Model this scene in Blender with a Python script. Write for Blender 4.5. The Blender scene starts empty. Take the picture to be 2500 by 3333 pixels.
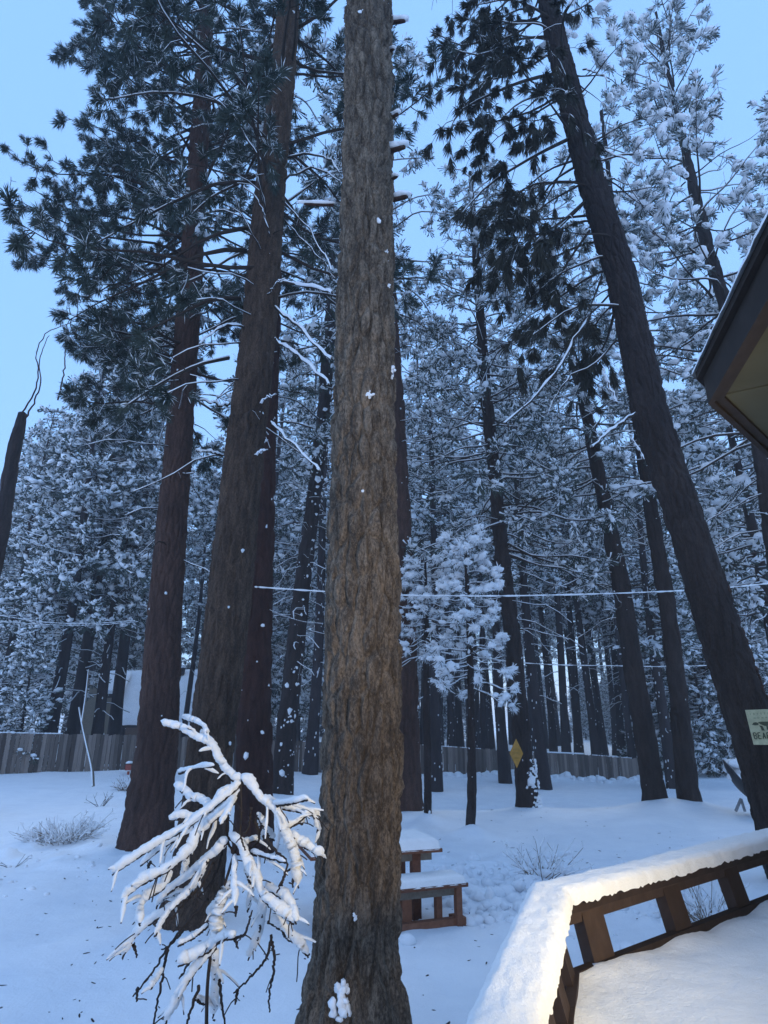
import bpy, math, random
import numpy as np
from mathutils import Vector, Matrix

# ------------------------------------------------------------------ camera, light, exposure
S = bpy.context.scene
COL = S.collection
PITCH = math.radians(18.34)
CAM = np.array([0.0, 0.0, 2.4])
FPX = 2000.0
cam_d = bpy.data.cameras.new("camera")
cam_d.sensor_fit = 'VERTICAL'; cam_d.sensor_height = 36.0; cam_d.lens = 36.0 * FPX / 3333.0
cam_d.clip_start = 0.05; cam_d.clip_end = 2000
cam = bpy.data.objects.new("camera", cam_d); COL.objects.link(cam)
cam.location = CAM; cam.rotation_euler = (math.radians(90) + PITCH, 0, 0)
S.camera = cam

SUN_EL, SUN_AZ = math.radians(24), math.radians(200)
world = bpy.data.worlds.new("World"); S.world = world; world.use_nodes = True
wn = world.node_tree; wn.nodes.clear()
wo = wn.nodes.new('ShaderNodeOutputWorld'); wb = wn.nodes.new('ShaderNodeBackground')
sky = wn.nodes.new('ShaderNodeTexSky'); sky.sky_type = 'NISHITA'; sky.sun_disc = False
sky.sun_elevation = SUN_EL; sky.sun_rotation = SUN_AZ; sky.air_density = 1.3; sky.dust_density = 0.6; sky.ozone_density = 2.5
tint = wn.nodes.new('ShaderNodeMixRGB'); tint.blend_type = 'MIX'; tint.inputs[0].default_value = 0.72
tint.inputs[2].default_value = (1.72, 3.42, 6.75, 1)
wn.links.new(sky.outputs[0], tint.inputs[1]); wn.links.new(tint.outputs[0], wb.inputs[0])
wb.inputs[1].default_value = 0.115
wn.links.new(wb.outputs[0], wo.inputs[0])

sun_d = bpy.data.lights.new("sun", 'SUN'); sun_d.energy = 0.95; sun_d.angle = math.radians(40); sun_d.color = (0.84, 0.93, 1.0)
sun = bpy.data.objects.new("sun", sun_d); COL.objects.link(sun)
sun.rotation_euler = (math.radians(90) - math.radians(50), 0, math.radians(180) - SUN_AZ + math.radians(180))
S.view_settings.view_transform = 'Standard'; S.view_settings.look = 'None'
S.view_settings.gamma = 1; S.view_settings.use_curve_mapping = False
S.view_settings.exposure = 1.05
HAZE_DENSITY = 0.0024
LAMP_POS = (2.1, 1.0, 2.52); LAMP_W = 230
try:
    S.cycles.max_bounces = 5; S.cycles.diffuse_bounces = 3; S.cycles.use_fast_gi = False
except Exception: pass

cP, sP = math.cos(PITCH), math.sin(PITCH)
def ray(px, py):
    u = (px - 1250.0) / FPX; v = (1666.5 - py) / FPX
    return np.array([u, cP - v * sP, sP + v * cP])
def at(px, py, Y):                       # the point seen at a photograph pixel, Y metres ahead
    d = ray(px, py); t = Y / d[1]; return CAM + d * t
def atz(px, py, z):
    d = ray(px, py); t = (z - CAM[2]) / d[2]; return CAM + d * t
def depth(p): return p[1] * cP + (p[2] - CAM[2]) * sP

# ------------------------------------------------------------------ noise
def _h(i, j, k, s):
    n = (i * 374761393 + j * 668265263 + k * 2147483647 + s * 974711) & 0xffffffff
    n = ((n ^ (n >> 13)) * 1274126177) & 0xffffffff
    return ((n ^ (n >> 16)) & 0xffff) / 65535.0
def vnoise(x, y, z=None, seed=0):
    x = np.asarray(x, float); y = np.asarray(y, float); z = np.zeros_like(x) if z is None else np.asarray(z, float)
    i = np.floor(x).astype(np.int64); j = np.floor(y).astype(np.int64); k = np.floor(z).astype(np.int64)
    fx, fy, fz = x - i, y - j, z - k
    fx = fx * fx * (3 - 2 * fx); fy = fy * fy * (3 - 2 * fy); fz = fz * fz * (3 - 2 * fz)
    r = 0
    for a in (0, 1):
        for b in (0, 1):
            for c in (0, 1):
                w = (fx if a else 1 - fx) * (fy if b else 1 - fy) * (fz if c else 1 - fz)
                r = r + w * _h(i + a, j + b, k + c, seed)
    return r
def fbm(x, y, z=None, o=4, seed=0):
    r = 0; a = 0.5; f = 1.0
    for q in range(o):
        r = r + a * (vnoise(np.asarray(x) * f, np.asarray(y) * f, None if z is None else np.asarray(z) * f, seed + q) - 0.5); a *= 0.5; f *= 2.03
    return r
def worley(x, y, seed=0):                # F2-F1, 0 in the cracks
    x = np.asarray(x, float); y = np.asarray(y, float)
    i = np.floor(x).astype(np.int64); j = np.floor(y).astype(np.int64)
    f1 = np.full(x.shape, 9.0); f2 = np.full(x.shape, 9.0); idv = np.zeros(x.shape)
    for a in (-1, 0, 1):
        for b in (-1, 0, 1):
            jx = _h(i + a, j + b, 0, seed); jy = _h(i + a, j + b, 7, seed)
            d = np.hypot(i + a + jx - x, j + b + jy - y)
            v = _h(i + a, j + b, 13, seed)
            c = d < f1
            f2 = np.where(c, f1, np.minimum(f2, d)); idv = np.where(c, v, idv); f1 = np.where(c, d, f1)
    return f2 - f1, idv

# ------------------------------------------------------------------ mesh collector
class Geo:
    def __init__(s): s.V = []; s.F = {3: [], 4: []}; s.M = {3: [], 4: []}; s.S = {3: [], 4: []}; s.n = 0
    def add(s, V, F, mat=0, smooth=False):
        V = np.asarray(V, float).reshape(-1, 3); F = np.asarray(F, np.int64)
        if len(F) == 0: return
        k = F.shape[1]
        s.V.append(V); s.F[k].append(F + s.n); s.M[k].append(np.full(len(F), mat)); s.S[k].append(np.full(len(F), smooth)); s.n += len(V)
    def box(s, c, size, mat=0, rot=None):
        hx, hy, hz = [q / 2 for q in size]
        V = np.array([[x, y, z] for x in (-hx, hx) for y in (-hy, hy) for z in (-hz, hz)])
        if rot is not None: V = V @ np.asarray(rot).T
        s.add(V + np.asarray(c), [[0, 1, 3, 2], [4, 6, 7, 5], [0, 4, 5, 1], [2, 3, 7, 6], [0, 2, 6, 4], [1, 5, 7, 3]], mat)
    def hexa(s, low, high, mat=0):       # two quads, low ring and high ring
        V = np.array(list(low) + list(high))
        s.add(V, [[3, 2, 1, 0], [4, 5, 6, 7], [0, 1, 5, 4], [1, 2, 6, 5], [2, 3, 7, 6], [3, 0, 4, 7]], mat)
    def mesh(s, name, mats, origin=(0, 0, 0)):
        me = bpy.data.meshes.new(name)
        if s.n == 0: return me
        V = (np.concatenate(s.V) - np.asarray(origin)).astype(np.float32)
        loops = []; starts = []; mi = []; sm = []; off = 0
        for k in (3, 4):
            if s.F[k]:
                F = np.concatenate(s.F[k]); loops.append(F.ravel()); starts.append(off + np.arange(len(F)) * k); off += F.size
                mi.append(np.concatenate(s.M[k])); sm.append(np.concatenate(s.S[k]))
        loops = np.concatenate(loops); starts = np.concatenate(starts); mi = np.concatenate(mi); sm = np.concatenate(sm)
        me.vertices.add(len(V)); me.vertices.foreach_set('co', V.ravel())
        me.loops.add(len(loops)); me.loops.foreach_set('vertex_index', loops.astype(np.int32))
        me.polygons.add(len(starts)); me.polygons.foreach_set('loop_start', starts.astype(np.int32))
        for m in mats: me.materials.append(m)
        me.polygons.foreach_set('material_index', mi.astype(np.int32)); me.polygons.foreach_set('use_smooth', sm.astype(bool))
        me.update(calc_edges=True); me.validate()
        return me
    def obj(s, name, mats, parent=None, origin=(0, 0, 0)):
        o = bpy.data.objects.new(name, s.mesh(name, mats, origin)); COL.objects.link(o)
        if parent is not None: o.parent = parent
        else: o.location = origin
        return o

def thing(name, label, cat, loc, group=None, rotz=0):
    o = bpy.data.objects.new(name, None); COL.objects.link(o); o.empty_display_size = 0.2
    o.location = tuple(float(q) for q in loc); o.rotation_euler = (0, 0, rotz); o['label'] = label; o['category'] = cat
    if group: o['group'] = group
    return o
def tag(o, label, cat, group=None):
    o['label'] = label; o['category'] = cat
    if group: o['group'] = group
    return o
def struct(o): o['kind'] = 'structure'; return o
def inst(name, mesh, parent=None, loc=(0, 0, 0)):
    o = bpy.data.objects.new(name, mesh); COL.objects.link(o); o.parent = parent; o.location = tuple(float(q) for q in loc); return o

def norm(a): return a / np.maximum(np.linalg.norm(a, axis=-1, keepdims=True), 1e-9)
def tubes(geo, P, R, sides=4, mat=0, smooth=True, squash=None, caps=False):
    """P (N,K,3) polylines, R (N,K) radii: all tubes at once"""
    P = np.asarray(P, float); R = np.asarray(R, float)
    N, K, _ = P.shape
    if N == 0: return
    T = np.empty_like(P); T[:, 1:-1] = P[:, 2:] - P[:, :-2]; T[:, 0] = P[:, 1] - P[:, 0]; T[:, -1] = P[:, -1] - P[:, -2]
    T = norm(T)
    up = np.zeros_like(T); up[..., 2] = 1
    steep = np.abs(T[..., 2].mean(1)) > 0.92
    up[steep] = (0, 1, 0)
    A = norm(np.cross(T, up)); B = np.cross(A, T)
    th = np.arange(sides) / sides * 2 * math.pi
    sq = 1.0 if squash is None else squash
    V = P[:, :, None, :] + R[:, :, None, None] * (np.cos(th)[None, None, :, None] * A[:, :, None, :] + sq * np.sin(th)[None, None, :, None] * B[:, :, None, :])
    V = V.reshape(-1, 3)
    n = np.arange(N)[:, None, None]; k = np.arange(K - 1)[None, :, None]; q = np.arange(sides)[None, None, :]
    b = n * K * sides + k * sides
    F = np.stack([b + q, b + (q + 1) % sides, b + sides + (q + 1) % sides, b + sides + q], -1).reshape(-1, 4)
    geo.add(V, F, mat, smooth)
def resample(pts, K):
    pts = np.asarray(pts, float); d = np.r_[0, np.cumsum(np.linalg.norm(np.diff(pts[:, :3], axis=0), axis=1))]
    t = np.linspace(0, d[-1], K)
    return np.stack([np.interp(t, d, pts[:, c]) for c in range(pts.shape[1])], 1)
def smooth_poly(pts, K):
    """Catmull-Rom through points"""
    p = np.asarray(pts, float); p = np.vstack([2 * p[0] - p[1], p, 2 * p[-1] - p[-2]])
    out = []
    for i in range(1, len(p) - 2):
        t = np.linspace(0, 1, 8, endpoint=False)[:, None]
        out.append(0.5 * ((2 * p[i]) + (-p[i - 1] + p[i + 1]) * t + (2 * p[i - 1] - 5 * p[i] + 4 * p[i + 1] - p[i + 2]) * t ** 2 + (-p[i - 1] + 3 * p[i] - 3 * p[i + 1] + p[i + 2]) * t ** 3))
    out.append(p[-2][None]); return resample(np.vstack(out), K)

import bmesh
def ico(sub):
    bm = bmesh.new(); bmesh.ops.create_icosphere(bm, subdivisions=sub, radius=1); bm.verts.ensure_lookup_table()
    V = np.array([v.co[:] for v in bm.verts]); F = np.array([[v.index for v in f.verts] for f in bm.faces]); bm.free(); return V, F
ICO = {1: ico(1), 2: ico(2), 3: ico(3)}
def blobs(geo, C, D, sx, sy, sz, sub, mat, rng, rough=0.25):
    """many lumps of snow: centre, long axis direction, half sizes"""
    V0, F0 = ICO[sub]; n = len(C)
    if n == 0: return
    D = norm(D); up = np.array([0, 0, 1.0]); A = D; B = norm(np.cross(up, A) + 1e-6); U = np.cross(A, B)
    L = V0[None] * np.stack([sx, sy, sz], 1)[:, None, :]
    L = L * (1 + rough * (rng.random((n, len(V0), 1)) - 0.5) * 2)
    V = C[:, None, :] + L[..., 0:1] * A[:, None] + L[..., 1:2] * B[:, None] + L[..., 2:3] * U[:, None]
    F = (np.arange(n)[:, None, None] * len(V0) + F0[None]).reshape(-1, 3)
    geo.add(V.reshape(-1, 3), F, mat, True)

# ------------------------------------------------------------------ materials
def mat(name, build, rough=0.8):
    m = bpy.data.materials.new(name); m.use_nodes = True; nt = m.node_tree
    b = nt.nodes['Principled BSDF']; b.inputs['Roughness'].default_value = rough
    if 'Specular IOR Level' in b.inputs: b.inputs['Specular IOR Level'].default_value = 0.25
    build(nt, b); return m
def N(nt, t, **kw):
    n = nt.nodes.new(t)
    for k, v in kw.items(): setattr(n, k, v)
    return n
def coords(nt, kind='Object', scale=(1, 1, 1)):
    tc = N(nt, 'ShaderNodeTexCoord'); mp = N(nt, 'ShaderNodeMapping'); mp.inputs['Scale'].default_value = scale
    nt.links.new(tc.outputs[kind], mp.inputs[0]); return mp.outputs[0]
def noise(nt, vec, scale, detail=5, rough=0.6):
    n = N(nt, 'ShaderNodeTexNoise'); n.inputs['Scale'].default_value = scale; n.inputs['Detail'].default_value = detail; n.inputs['Roughness'].default_value = rough
    nt.links.new(vec, n.inputs['Vector']); return n.outputs[0]
def ramp(nt, fac, stops):
    r = N(nt, 'ShaderNodeValToRGB'); e = r.color_ramp.elements
    e[0].position, e[0].color = stops[0][0], (*stops[0][1], 1); e[1].position, e[1].color = stops[-1][0], (*stops[-1][1], 1)
    for p, c in stops[1:-1]: q = e.new(p); q.color = (*c, 1)
    nt.links.new(fac, r.inputs[0]); return r.outputs[0]
def bump(nt, b, h, strength, dist):
    n = N(nt, 'ShaderNodeBump'); n.inputs['Strength'].default_value = strength; n.inputs['Distance'].default_value = dist
    nt.links.new(h, n.inputs['Height']); nt.links.new(n.outputs[0], b.inputs['Normal'])

def m_snow(nt, b):
    v = coords(nt); n = noise(nt, v, 3.0, 8, .65); n2 = noise(nt, v, 60, 6, .7)
    nt.links.new(ramp(nt, n, [(0.3, (.78, .81, .86)), (0.7, (.86, .88, .9))]), b.inputs['Base Color'])
    a = N(nt, 'ShaderNodeMath', operation='MULTIPLY_ADD'); a.inputs[1].default_value = .25; nt.links.new(n2, a.inputs[0]); nt.links.new(n, a.inputs[2])
    bump(nt, b, a.outputs[0], .45, .06)
SNOW = mat('snow', m_snow, .75)
def m_snowg(nt, b):
    v = coords(nt); n = noise(nt, v, 1.6, 9, .62); n2 = noise(nt, v, 28, 7, .7)
    nt.links.new(ramp(nt, n, [(0.3, (.76, .79, .84)), (0.7, (.85, .87, .9))]), b.inputs['Base Color'])
    a = N(nt, 'ShaderNodeMath', operation='MULTIPLY_ADD'); a.inputs[1].default_value = .22; nt.links.new(n2, a.inputs[0]); nt.links.new(n, a.inputs[2])
    bump(nt, b, a.outputs[0], .5, .1)
SNOWG = mat('snow_ground', m_snowg, .75)
def m_snowd(nt, b):
    v = coords(nt); n2 = noise(nt, v, 90, 7, .75); n = noise(nt, v, 9, 6, .7)
    nt.links.new(ramp(nt, n, [(0.3, (.8, .81, .82)), (0.7, (.87, .87, .87))]), b.inputs['Base Color'])
    a = N(nt, 'ShaderNodeMath', operation='MULTIPLY_ADD'); a.inputs[1].default_value = .35; nt.links.new(n2, a.inputs[0]); nt.links.new(n, a.inputs[2])
    bump(nt, b, a.outputs[0], .55, .035)
SNOWD = mat('snow_grainy', m_snowd, .7)
def m_tuftsnow(nt, b): b.inputs['Base Color'].default_value = (.80, .83, .87, 1)
SNOWT = mat('snow_on_needles', m_tuftsnow, .8)

def m_bark(c0, c1, c2, fine=1.0):
    def f(nt, b):
        v = coords(nt, 'Object', (1, 1, .22)); n = noise(nt, v, 13 * fine, 8, .68); v2 = coords(nt, 'Object', (1, 1, .45)); n2 = noise(nt, v2, 70 * fine, 7, .75)
        v3 = coords(nt, 'Object', (1, 1, .5)); big = noise(nt, v3, 1.3, 3, .5)
        mx = N(nt, 'ShaderNodeMath', operation='MULTIPLY_ADD'); mx.inputs[1].default_value = .65; nt.links.new(n2, mx.inputs[0])
        mh = N(nt, 'ShaderNodeMath', operation='MULTIPLY'); mh.inputs[1].default_value = .5; nt.links.new(n, mh.inputs[0]); nt.links.new(mh.outputs[0], mx.inputs[2])
        col = ramp(nt, mx.outputs[0], [(0.41, c0), (0.545, c1), (0.68, c2)])
        mix = N(nt, 'ShaderNodeMixRGB'); mix.blend_type = 'MULTIPLY'; mix.inputs[0].default_value = 1
        nt.links.new(col, mix.inputs[1]); nt.links.new(ramp(nt, big, [(0.3, (.62, .6, .6)), (0.7, (1.15, 1.1, 1.05))]), mix.inputs[2])
        nt.links.new(mix.outputs[0], b.inputs['Base Color'])
        bump(nt, b, mx.outputs[0], 1.0, .045)
    return f
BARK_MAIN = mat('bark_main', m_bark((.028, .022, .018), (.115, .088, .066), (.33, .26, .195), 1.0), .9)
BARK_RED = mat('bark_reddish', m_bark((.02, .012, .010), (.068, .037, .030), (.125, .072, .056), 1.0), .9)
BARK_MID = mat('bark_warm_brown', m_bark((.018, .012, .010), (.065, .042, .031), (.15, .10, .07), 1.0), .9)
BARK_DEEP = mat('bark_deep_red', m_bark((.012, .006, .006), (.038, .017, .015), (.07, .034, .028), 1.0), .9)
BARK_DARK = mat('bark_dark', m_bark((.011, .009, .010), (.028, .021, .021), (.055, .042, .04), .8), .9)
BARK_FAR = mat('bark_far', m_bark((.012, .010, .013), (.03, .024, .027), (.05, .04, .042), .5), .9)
def m_wood(nt, b): b.inputs['Base Color'].default_value = (.035, .026, .022, 1)
TWIG = mat('twig_wood', m_wood, .9)
def m_needle(c0, c1):
    def f(nt, b):
        v = coords(nt); n = noise(nt, v, 2.2, 3, .6)
        nt.links.new(ramp(nt, n, [(0.35, c0), (0.68, c1)]), b.inputs['Base Color'])
    return f
NEEDLE = mat('pine_needles', m_needle((.026, .045, .042), (.07, .09, .075)), .7)
NEEDLE_B = mat('pine_needles_olive', m_needle((.026, .027, .022), (.06, .058, .042)), .7)
def m_flat(c):
    def f(nt, b):
        v = coords(nt, 'Object', (1, 1, 1)); n = noise(nt, v, 14, 5, .6)
        nt.links.new(ramp(nt, n, [(0.3, tuple(q * .78 for q in c)), (0.7, tuple(min(1, q * 1.15) for q in c))]), b.inputs['Base Color'])
    return f
def m_plank(stops, sc=(14, 14, .8), rnd=True):
    def f(nt, b):
        v = coords(nt, 'Object', sc)
        oi = N(nt, 'ShaderNodeObjectInfo'); add = N(nt, 'ShaderNodeVectorMath', operation='ADD')
        sc2 = N(nt, 'ShaderNodeMath', operation='MULTIPLY'); sc2.inputs[1].default_value = 57.0
        nt.links.new(oi.outputs['Random'], sc2.inputs[0]); nt.links.new(v, add.inputs[0]); nt.links.new(sc2.outputs[0], add.inputs[1])
        n = noise(nt, add.outputs[0], 2.2, 6, .65)
        mx = N(nt, 'ShaderNodeMath', operation='MULTIPLY_ADD'); mx.inputs[1].default_value = .5
        md = N(nt, 'ShaderNodeMath', operation='MULTIPLY'); md.inputs[1].default_value = .55 if rnd else .3
        nt.links.new(oi.outputs['Random'], md.inputs[0]); nt.links.new(n, mx.inputs[0]); nt.links.new(md.outputs[0], mx.inputs[2])
        nt.links.new(ramp(nt, mx.outputs[0], stops), b.inputs['Base Color']); bump(nt, b, n, .5, .01)
    return f
FENCEM = mat('weathered_fence_wood', m_plank([(.2, (.055, .042, .036)), (.5, (.125, .10, .085)), (.78, (.27, .22, .19))]), .85)
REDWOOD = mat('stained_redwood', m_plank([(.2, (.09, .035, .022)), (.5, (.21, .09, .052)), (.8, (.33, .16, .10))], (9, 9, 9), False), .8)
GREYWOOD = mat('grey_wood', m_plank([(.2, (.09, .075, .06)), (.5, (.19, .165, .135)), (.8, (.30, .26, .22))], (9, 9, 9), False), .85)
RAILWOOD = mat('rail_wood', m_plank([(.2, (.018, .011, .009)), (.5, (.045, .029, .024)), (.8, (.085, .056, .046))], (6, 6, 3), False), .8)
SOFFIT = mat('soffit_panel', m_plank([(.2, (.075, .07, .042)), (.6, (.11, .104, .066)), (.9, (.14, .13, .088))], (1.5, 1.5, 1.5), False), .85)
FASCIA = mat('fascia_dark', m_flat((.035, .026, .022)), .75)
HOUSEW = mat('house_tan_siding', m_flat((.20, .17, .13)), .85)
HOUSEB = mat('house_brown_siding', m_flat((.16, .11, .085)), .85)
GLASS = mat('window_dark_glass', m_flat((.02, .025, .03)), .12)
TRIM = mat('white_trim', m_flat((.6, .6, .58)), .6)
YELLOW = mat('sign_yellow', m_flat((.44, .22, .035)), .5)
SIGNW = mat('sign_offwhite', m_flat((.55, .50, .30)), .5)
SIGNK = mat('sign_dark_print', m_flat((.07, .075, .04)), .6)
METAL = mat('grey_metal', m_flat((.24, .25, .27)), .45)
DARKM = mat('dark_metal', m_flat((.02, .022, .028)), .5)
CABLE = mat('cable_black', m_flat((.03, .03, .035)), .6)
PALEW = mat('pale_dead_wood', m_flat((.38, .33, .27)), .85)
DRYG = mat('dry_stems', m_flat((.20, .15, .11)), .85)

# ------------------------------------------------------------------ terrain
ctrl = []
def C(px, py, Y): p = at(px, py, Y); ctrl.append(p); return p
for a in [(-600, 2560, 21), (0, 2535, 24), (430, 2515, 27), (960, 2512, 32.5), (1370, 2524, 35), (1740, 2532, 38), (2080, 2540, 40), (2230, 2515, 42), (2500, 2530, 42), (3000, 2540, 40),
          (1722, 2634, 18.3), (2135, 2616, 18.5), (2244, 2622, 18.0), (1320, 2648, 17.0), (1390, 2672, 16), (1525, 2716, 14.5), (915, 2592, 21), (825, 2640, 17.5),
          (470, 2775, 12.7), (200, 2740, 13.5), (30, 2660, 17), (100, 2605, 20)]: C(*a)
for p in [(0, 0, -.1), (-4, 3, 0), (4, 2, 0), (-7, 6, 0), (-2, 6.5, 0), (0, 8.5, 0), (1.5, 8.5, 0), (3.5, 8.5, .0), (6, 10, .05), (9, 12, .05), (-3, 10, .0), (3, 12, 0), (4, 15, 0), (7, 15, 0), (1.6, 21.5, -.62), (7, 21.5, -.66), (12, 22, -.66), (8, 27, -.8), (2.5, 27, -.75), (14, 28, -.8), (15, 15, -.1),
          (-20, 0, 0), (20, 0, 0), (-40, 0, 0), (40, 0, 0), (0, -30, 0), (-40, 60, .5), (0, 60, -.6), (45, 60, -1), (-100, 120, 1), (100, 120, -1), (0, 130, -.3), (-100, -40, 0), (100, -40, 0)]:
    ctrl.append(np.array(p, float))
ctrl = np.array(ctrl)
def _U(r): return np.where(r > 1e-9, r * r * np.log(np.maximum(r, 1e-9)), 0)
_n = len(ctrl); _K = _U(np.linalg.norm(ctrl[:, None, :2] - ctrl[None, :, :2], axis=-1)) + np.eye(_n) * 1.5
_P = np.c_[np.ones(_n), ctrl[:, :2]]; _A = np.block([[_K, _P], [_P.T, np.zeros((3, 3))]])
_w = np.linalg.solve(_A, np.r_[ctrl[:, 2], 0, 0, 0])
def ground(x, y):
    x = np.atleast_1d(np.asarray(x, float)); y = np.atleast_1d(np.asarray(y, float)); out = np.zeros(x.shape)
    out = _w[_n] + _w[_n + 1] * x + _w[_n + 2] * y
    for i in range(_n): out = out + _w[i] * _U(np.hypot(x - ctrl[i, 0], y - ctrl[i, 1]))
    out = np.clip(out, -2.2, 2.2)
    return out
def gz(x, y): return float(ground(x, y)[0])

rng0 = np.random.default_rng(5)
MOUNDS = []      # x, y, radius, height (snow heaped round trunks, clods)
def mound(x, y, r, h): MOUNDS.append((x, y, r, h))
def ground_full(x, y):
    z = ground(x, y)
    z = z + 0.10 * fbm(x * .5, y * .5, o=3, seed=3) + 0.05 * fbm(x * 1.7, y * 1.7, o=3, seed=8)
    # trampled and clodded snow beyond the table, and the ploughed bank at the foot of the fence
    m = np.exp(-((x - 2.1) / 2.1) ** 2 - ((y - 10.2) / 1.5) ** 2)
    z = z + m * (0.24 * np.maximum(vnoise(x * 3.4, y * 3.0, seed=21) - .45, 0) * 2 + .05 * fbm(x * 7, y * 7, o=3, seed=4))
    m2 = np.exp(-((x + 7.5) / 3.4) ** 2 - ((y - 12.0) / 1.6) ** 2)
    z = z + m2 * (0.16 * np.maximum(vnoise(x * 2.4, y * 2.2, seed=31) - .5, 0) * 2)
    fy = np.interp(x, [-16, -4, 1.5, 9, 17], [23.6, 32, 34.5, 37.3, 39.5])
    bank = np.exp(-((y - fy + 0.9) / .9) ** 2)
    z = z + bank * (.12 + .55 * np.maximum(vnoise(x * 1.1, y * .9, seed=41) - .35, 0) * np.clip((x + 1) / 8, .15, 1))
    for (mx, my, r, h) in MOUNDS:
        d2 = (x - mx) ** 2 + (y - my) ** 2
        z = z + h * np.exp(-d2 / (r * r))
    return z

# ------------------------------------------------------------------ trunks
def trunk_geo(geo, cl, sides, rows, amp, mat_, seed, flare=None, plates=True, fine=7.0):
    """cl: rows of x,y,z,r from base to top"""
    c = resample(np.asarray(cl, float), rows); P = c[:, :3]; R = c[:, 3]
    th = np.arange(sides) / sides * 2 * math.pi + math.pi / 2
    s = np.r_[0, np.cumsum(np.linalg.norm(np.diff(P, axis=0), axis=1))]
    TH, SS = np.meshgrid(th, s); RR = R[:, None] * np.ones_like(TH)
    rr = np.mean(R)
    X = np.cos(TH); Y = np.sin(TH)
    rad = RR * (1 + .05 * fbm(X * 1.3 + 5, Y * 1.3, SS * .5, o=3, seed=seed) * 2)
    if flare is not None:
        lobes = .5 + .5 * np.cos(TH * flare[2] + 1.3 + seed + 1.2 * vnoise(X * 2, Y * 2, seed=seed))
        rad = rad + RR * flare[0] * np.exp(-SS / flare[1]) * (.4 + .75 * lobes)
    if plates:
        u = (TH - math.pi / 2) * rr * fine; v = SS * fine * .24
        wx = 1.1 * fbm(u * .6, v * .9, o=3, seed=seed + 11); 
        w1, id1 = worley(u + wx, v + wx * .4, seed); w2, id2 = worley(u * 2.6 + 3 * wx, v * 3.1, seed + 2)
        h = np.clip(w1 * 2.6, 0, 1) * (.55 + .7 * id1) + .25 * np.clip(w2 * 2, 0, 1) * (.4 + id2) + .5 * fbm(u * 3, v * 5, o=4, seed=seed + 5)
        rad = rad + amp * (h - .6)
    V = P[:, None, :] + rad[..., None] * np.stack([X, Y, np.zeros_like(X)], -1)
    i = np.arange(rows - 1)[:, None]; j = np.arange(sides)[None]
    F = np.stack([i * sides + j, i * sides + (j + 1) % sides, (i + 1) * sides + (j + 1) % sides, (i + 1) * sides + j], -1).reshape(-1, 4)
    geo.add(V.reshape(-1, 3), F, mat_, True)
    # top cap
    geo.add(np.vstack([V[-1], P[-1] + [0, 0, R[-1] * .3]]), [[q, (q + 1) % sides, sides] for q in range(sides)], mat_, True)
    return P, R

def snow_specks(name, parent, origin, cl, n, rng, size, side=None, name2='snow_clump'):
    """snow plastered and caught on bark, one object for the small specks"""
    c = np.asarray(cl, float); g = Geo()
    t = rng.random(n); s = np.r_[0, np.cumsum(np.linalg.norm(np.diff(c[:, :3], axis=0), axis=1))]; tt = t * s[-1]
    P = np.stack([np.interp(tt, s, c[:, k]) for k in range(4)], 1)
    if side is None: a = rng.uniform(-math.pi, 0, n)
    else: a = rng.normal(side[0], side[1], n)
    Cc = P[:, :3] + np.stack([np.cos(a), np.sin(a), a * 0], 1) * P[:, 3:4] * 1.0
    D = np.stack([-np.sin(a), np.cos(a), a * 0], 1)
    k = size * np.exp(rng.normal(0, .5, n))
    blobs(g, Cc, D, k, k * .7, k * rng.uniform(.8, 1.5, n), 1, 0, rng, .4)
    o = g.obj(name2, [SNOW], parent, origin); o['kind'] = 'stuff'
    return o

# ------------------------------------------------------------------ crowns
def rand_unit(rng, n): v = rng.normal(size=(n, 3)); return norm(v)
def make_branches(rng, cl, z0, z1, n, lenf, elev0, elev1, droop, r0=.035, azf=None, K=9, up_tip=.0):
    """main limbs growing from a trunk centreline"""
    c = np.asarray(cl, float); out = []
    for i in range(n):
        t = (i + rng.random()) / n; z = z0 + (z1 - z0) * t
        b = np.array([np.interp(z, c[:, 2], c[:, k]) for k in range(4)])
        az = rng.random() * 2 * math.pi if azf is None else azf(rng, t)
        L = lenf(t) * rng.uniform(.65, 1.15)
        el = elev0 + (elev1 - elev0) * t + rng.normal(0, .12)
        s = np.linspace(0, 1, K)[:, None]
        d = np.array([math.cos(az) * math.cos(el), math.sin(az) * math.cos(el), math.sin(el)])
        side = np.array([-math.sin(az), math.cos(az), 0])
        p = b[:3] + d * b[3] * .5 + d * s * L + np.array([0, 0, -1]) * droop * L * s ** 1.8 + np.array([0, 0, 1]) * up_tip * L * s ** 5 \
            + side * L * .1 * np.sin(s * rng.uniform(2, 5) + rng.random() * 6) * rng.uniform(-1, 1) + np.array([0, 0, 1]) * L * .025 * np.sin(s * 9 + rng.random() * 6)
        out.append(p)
    return np.array(out)
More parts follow.
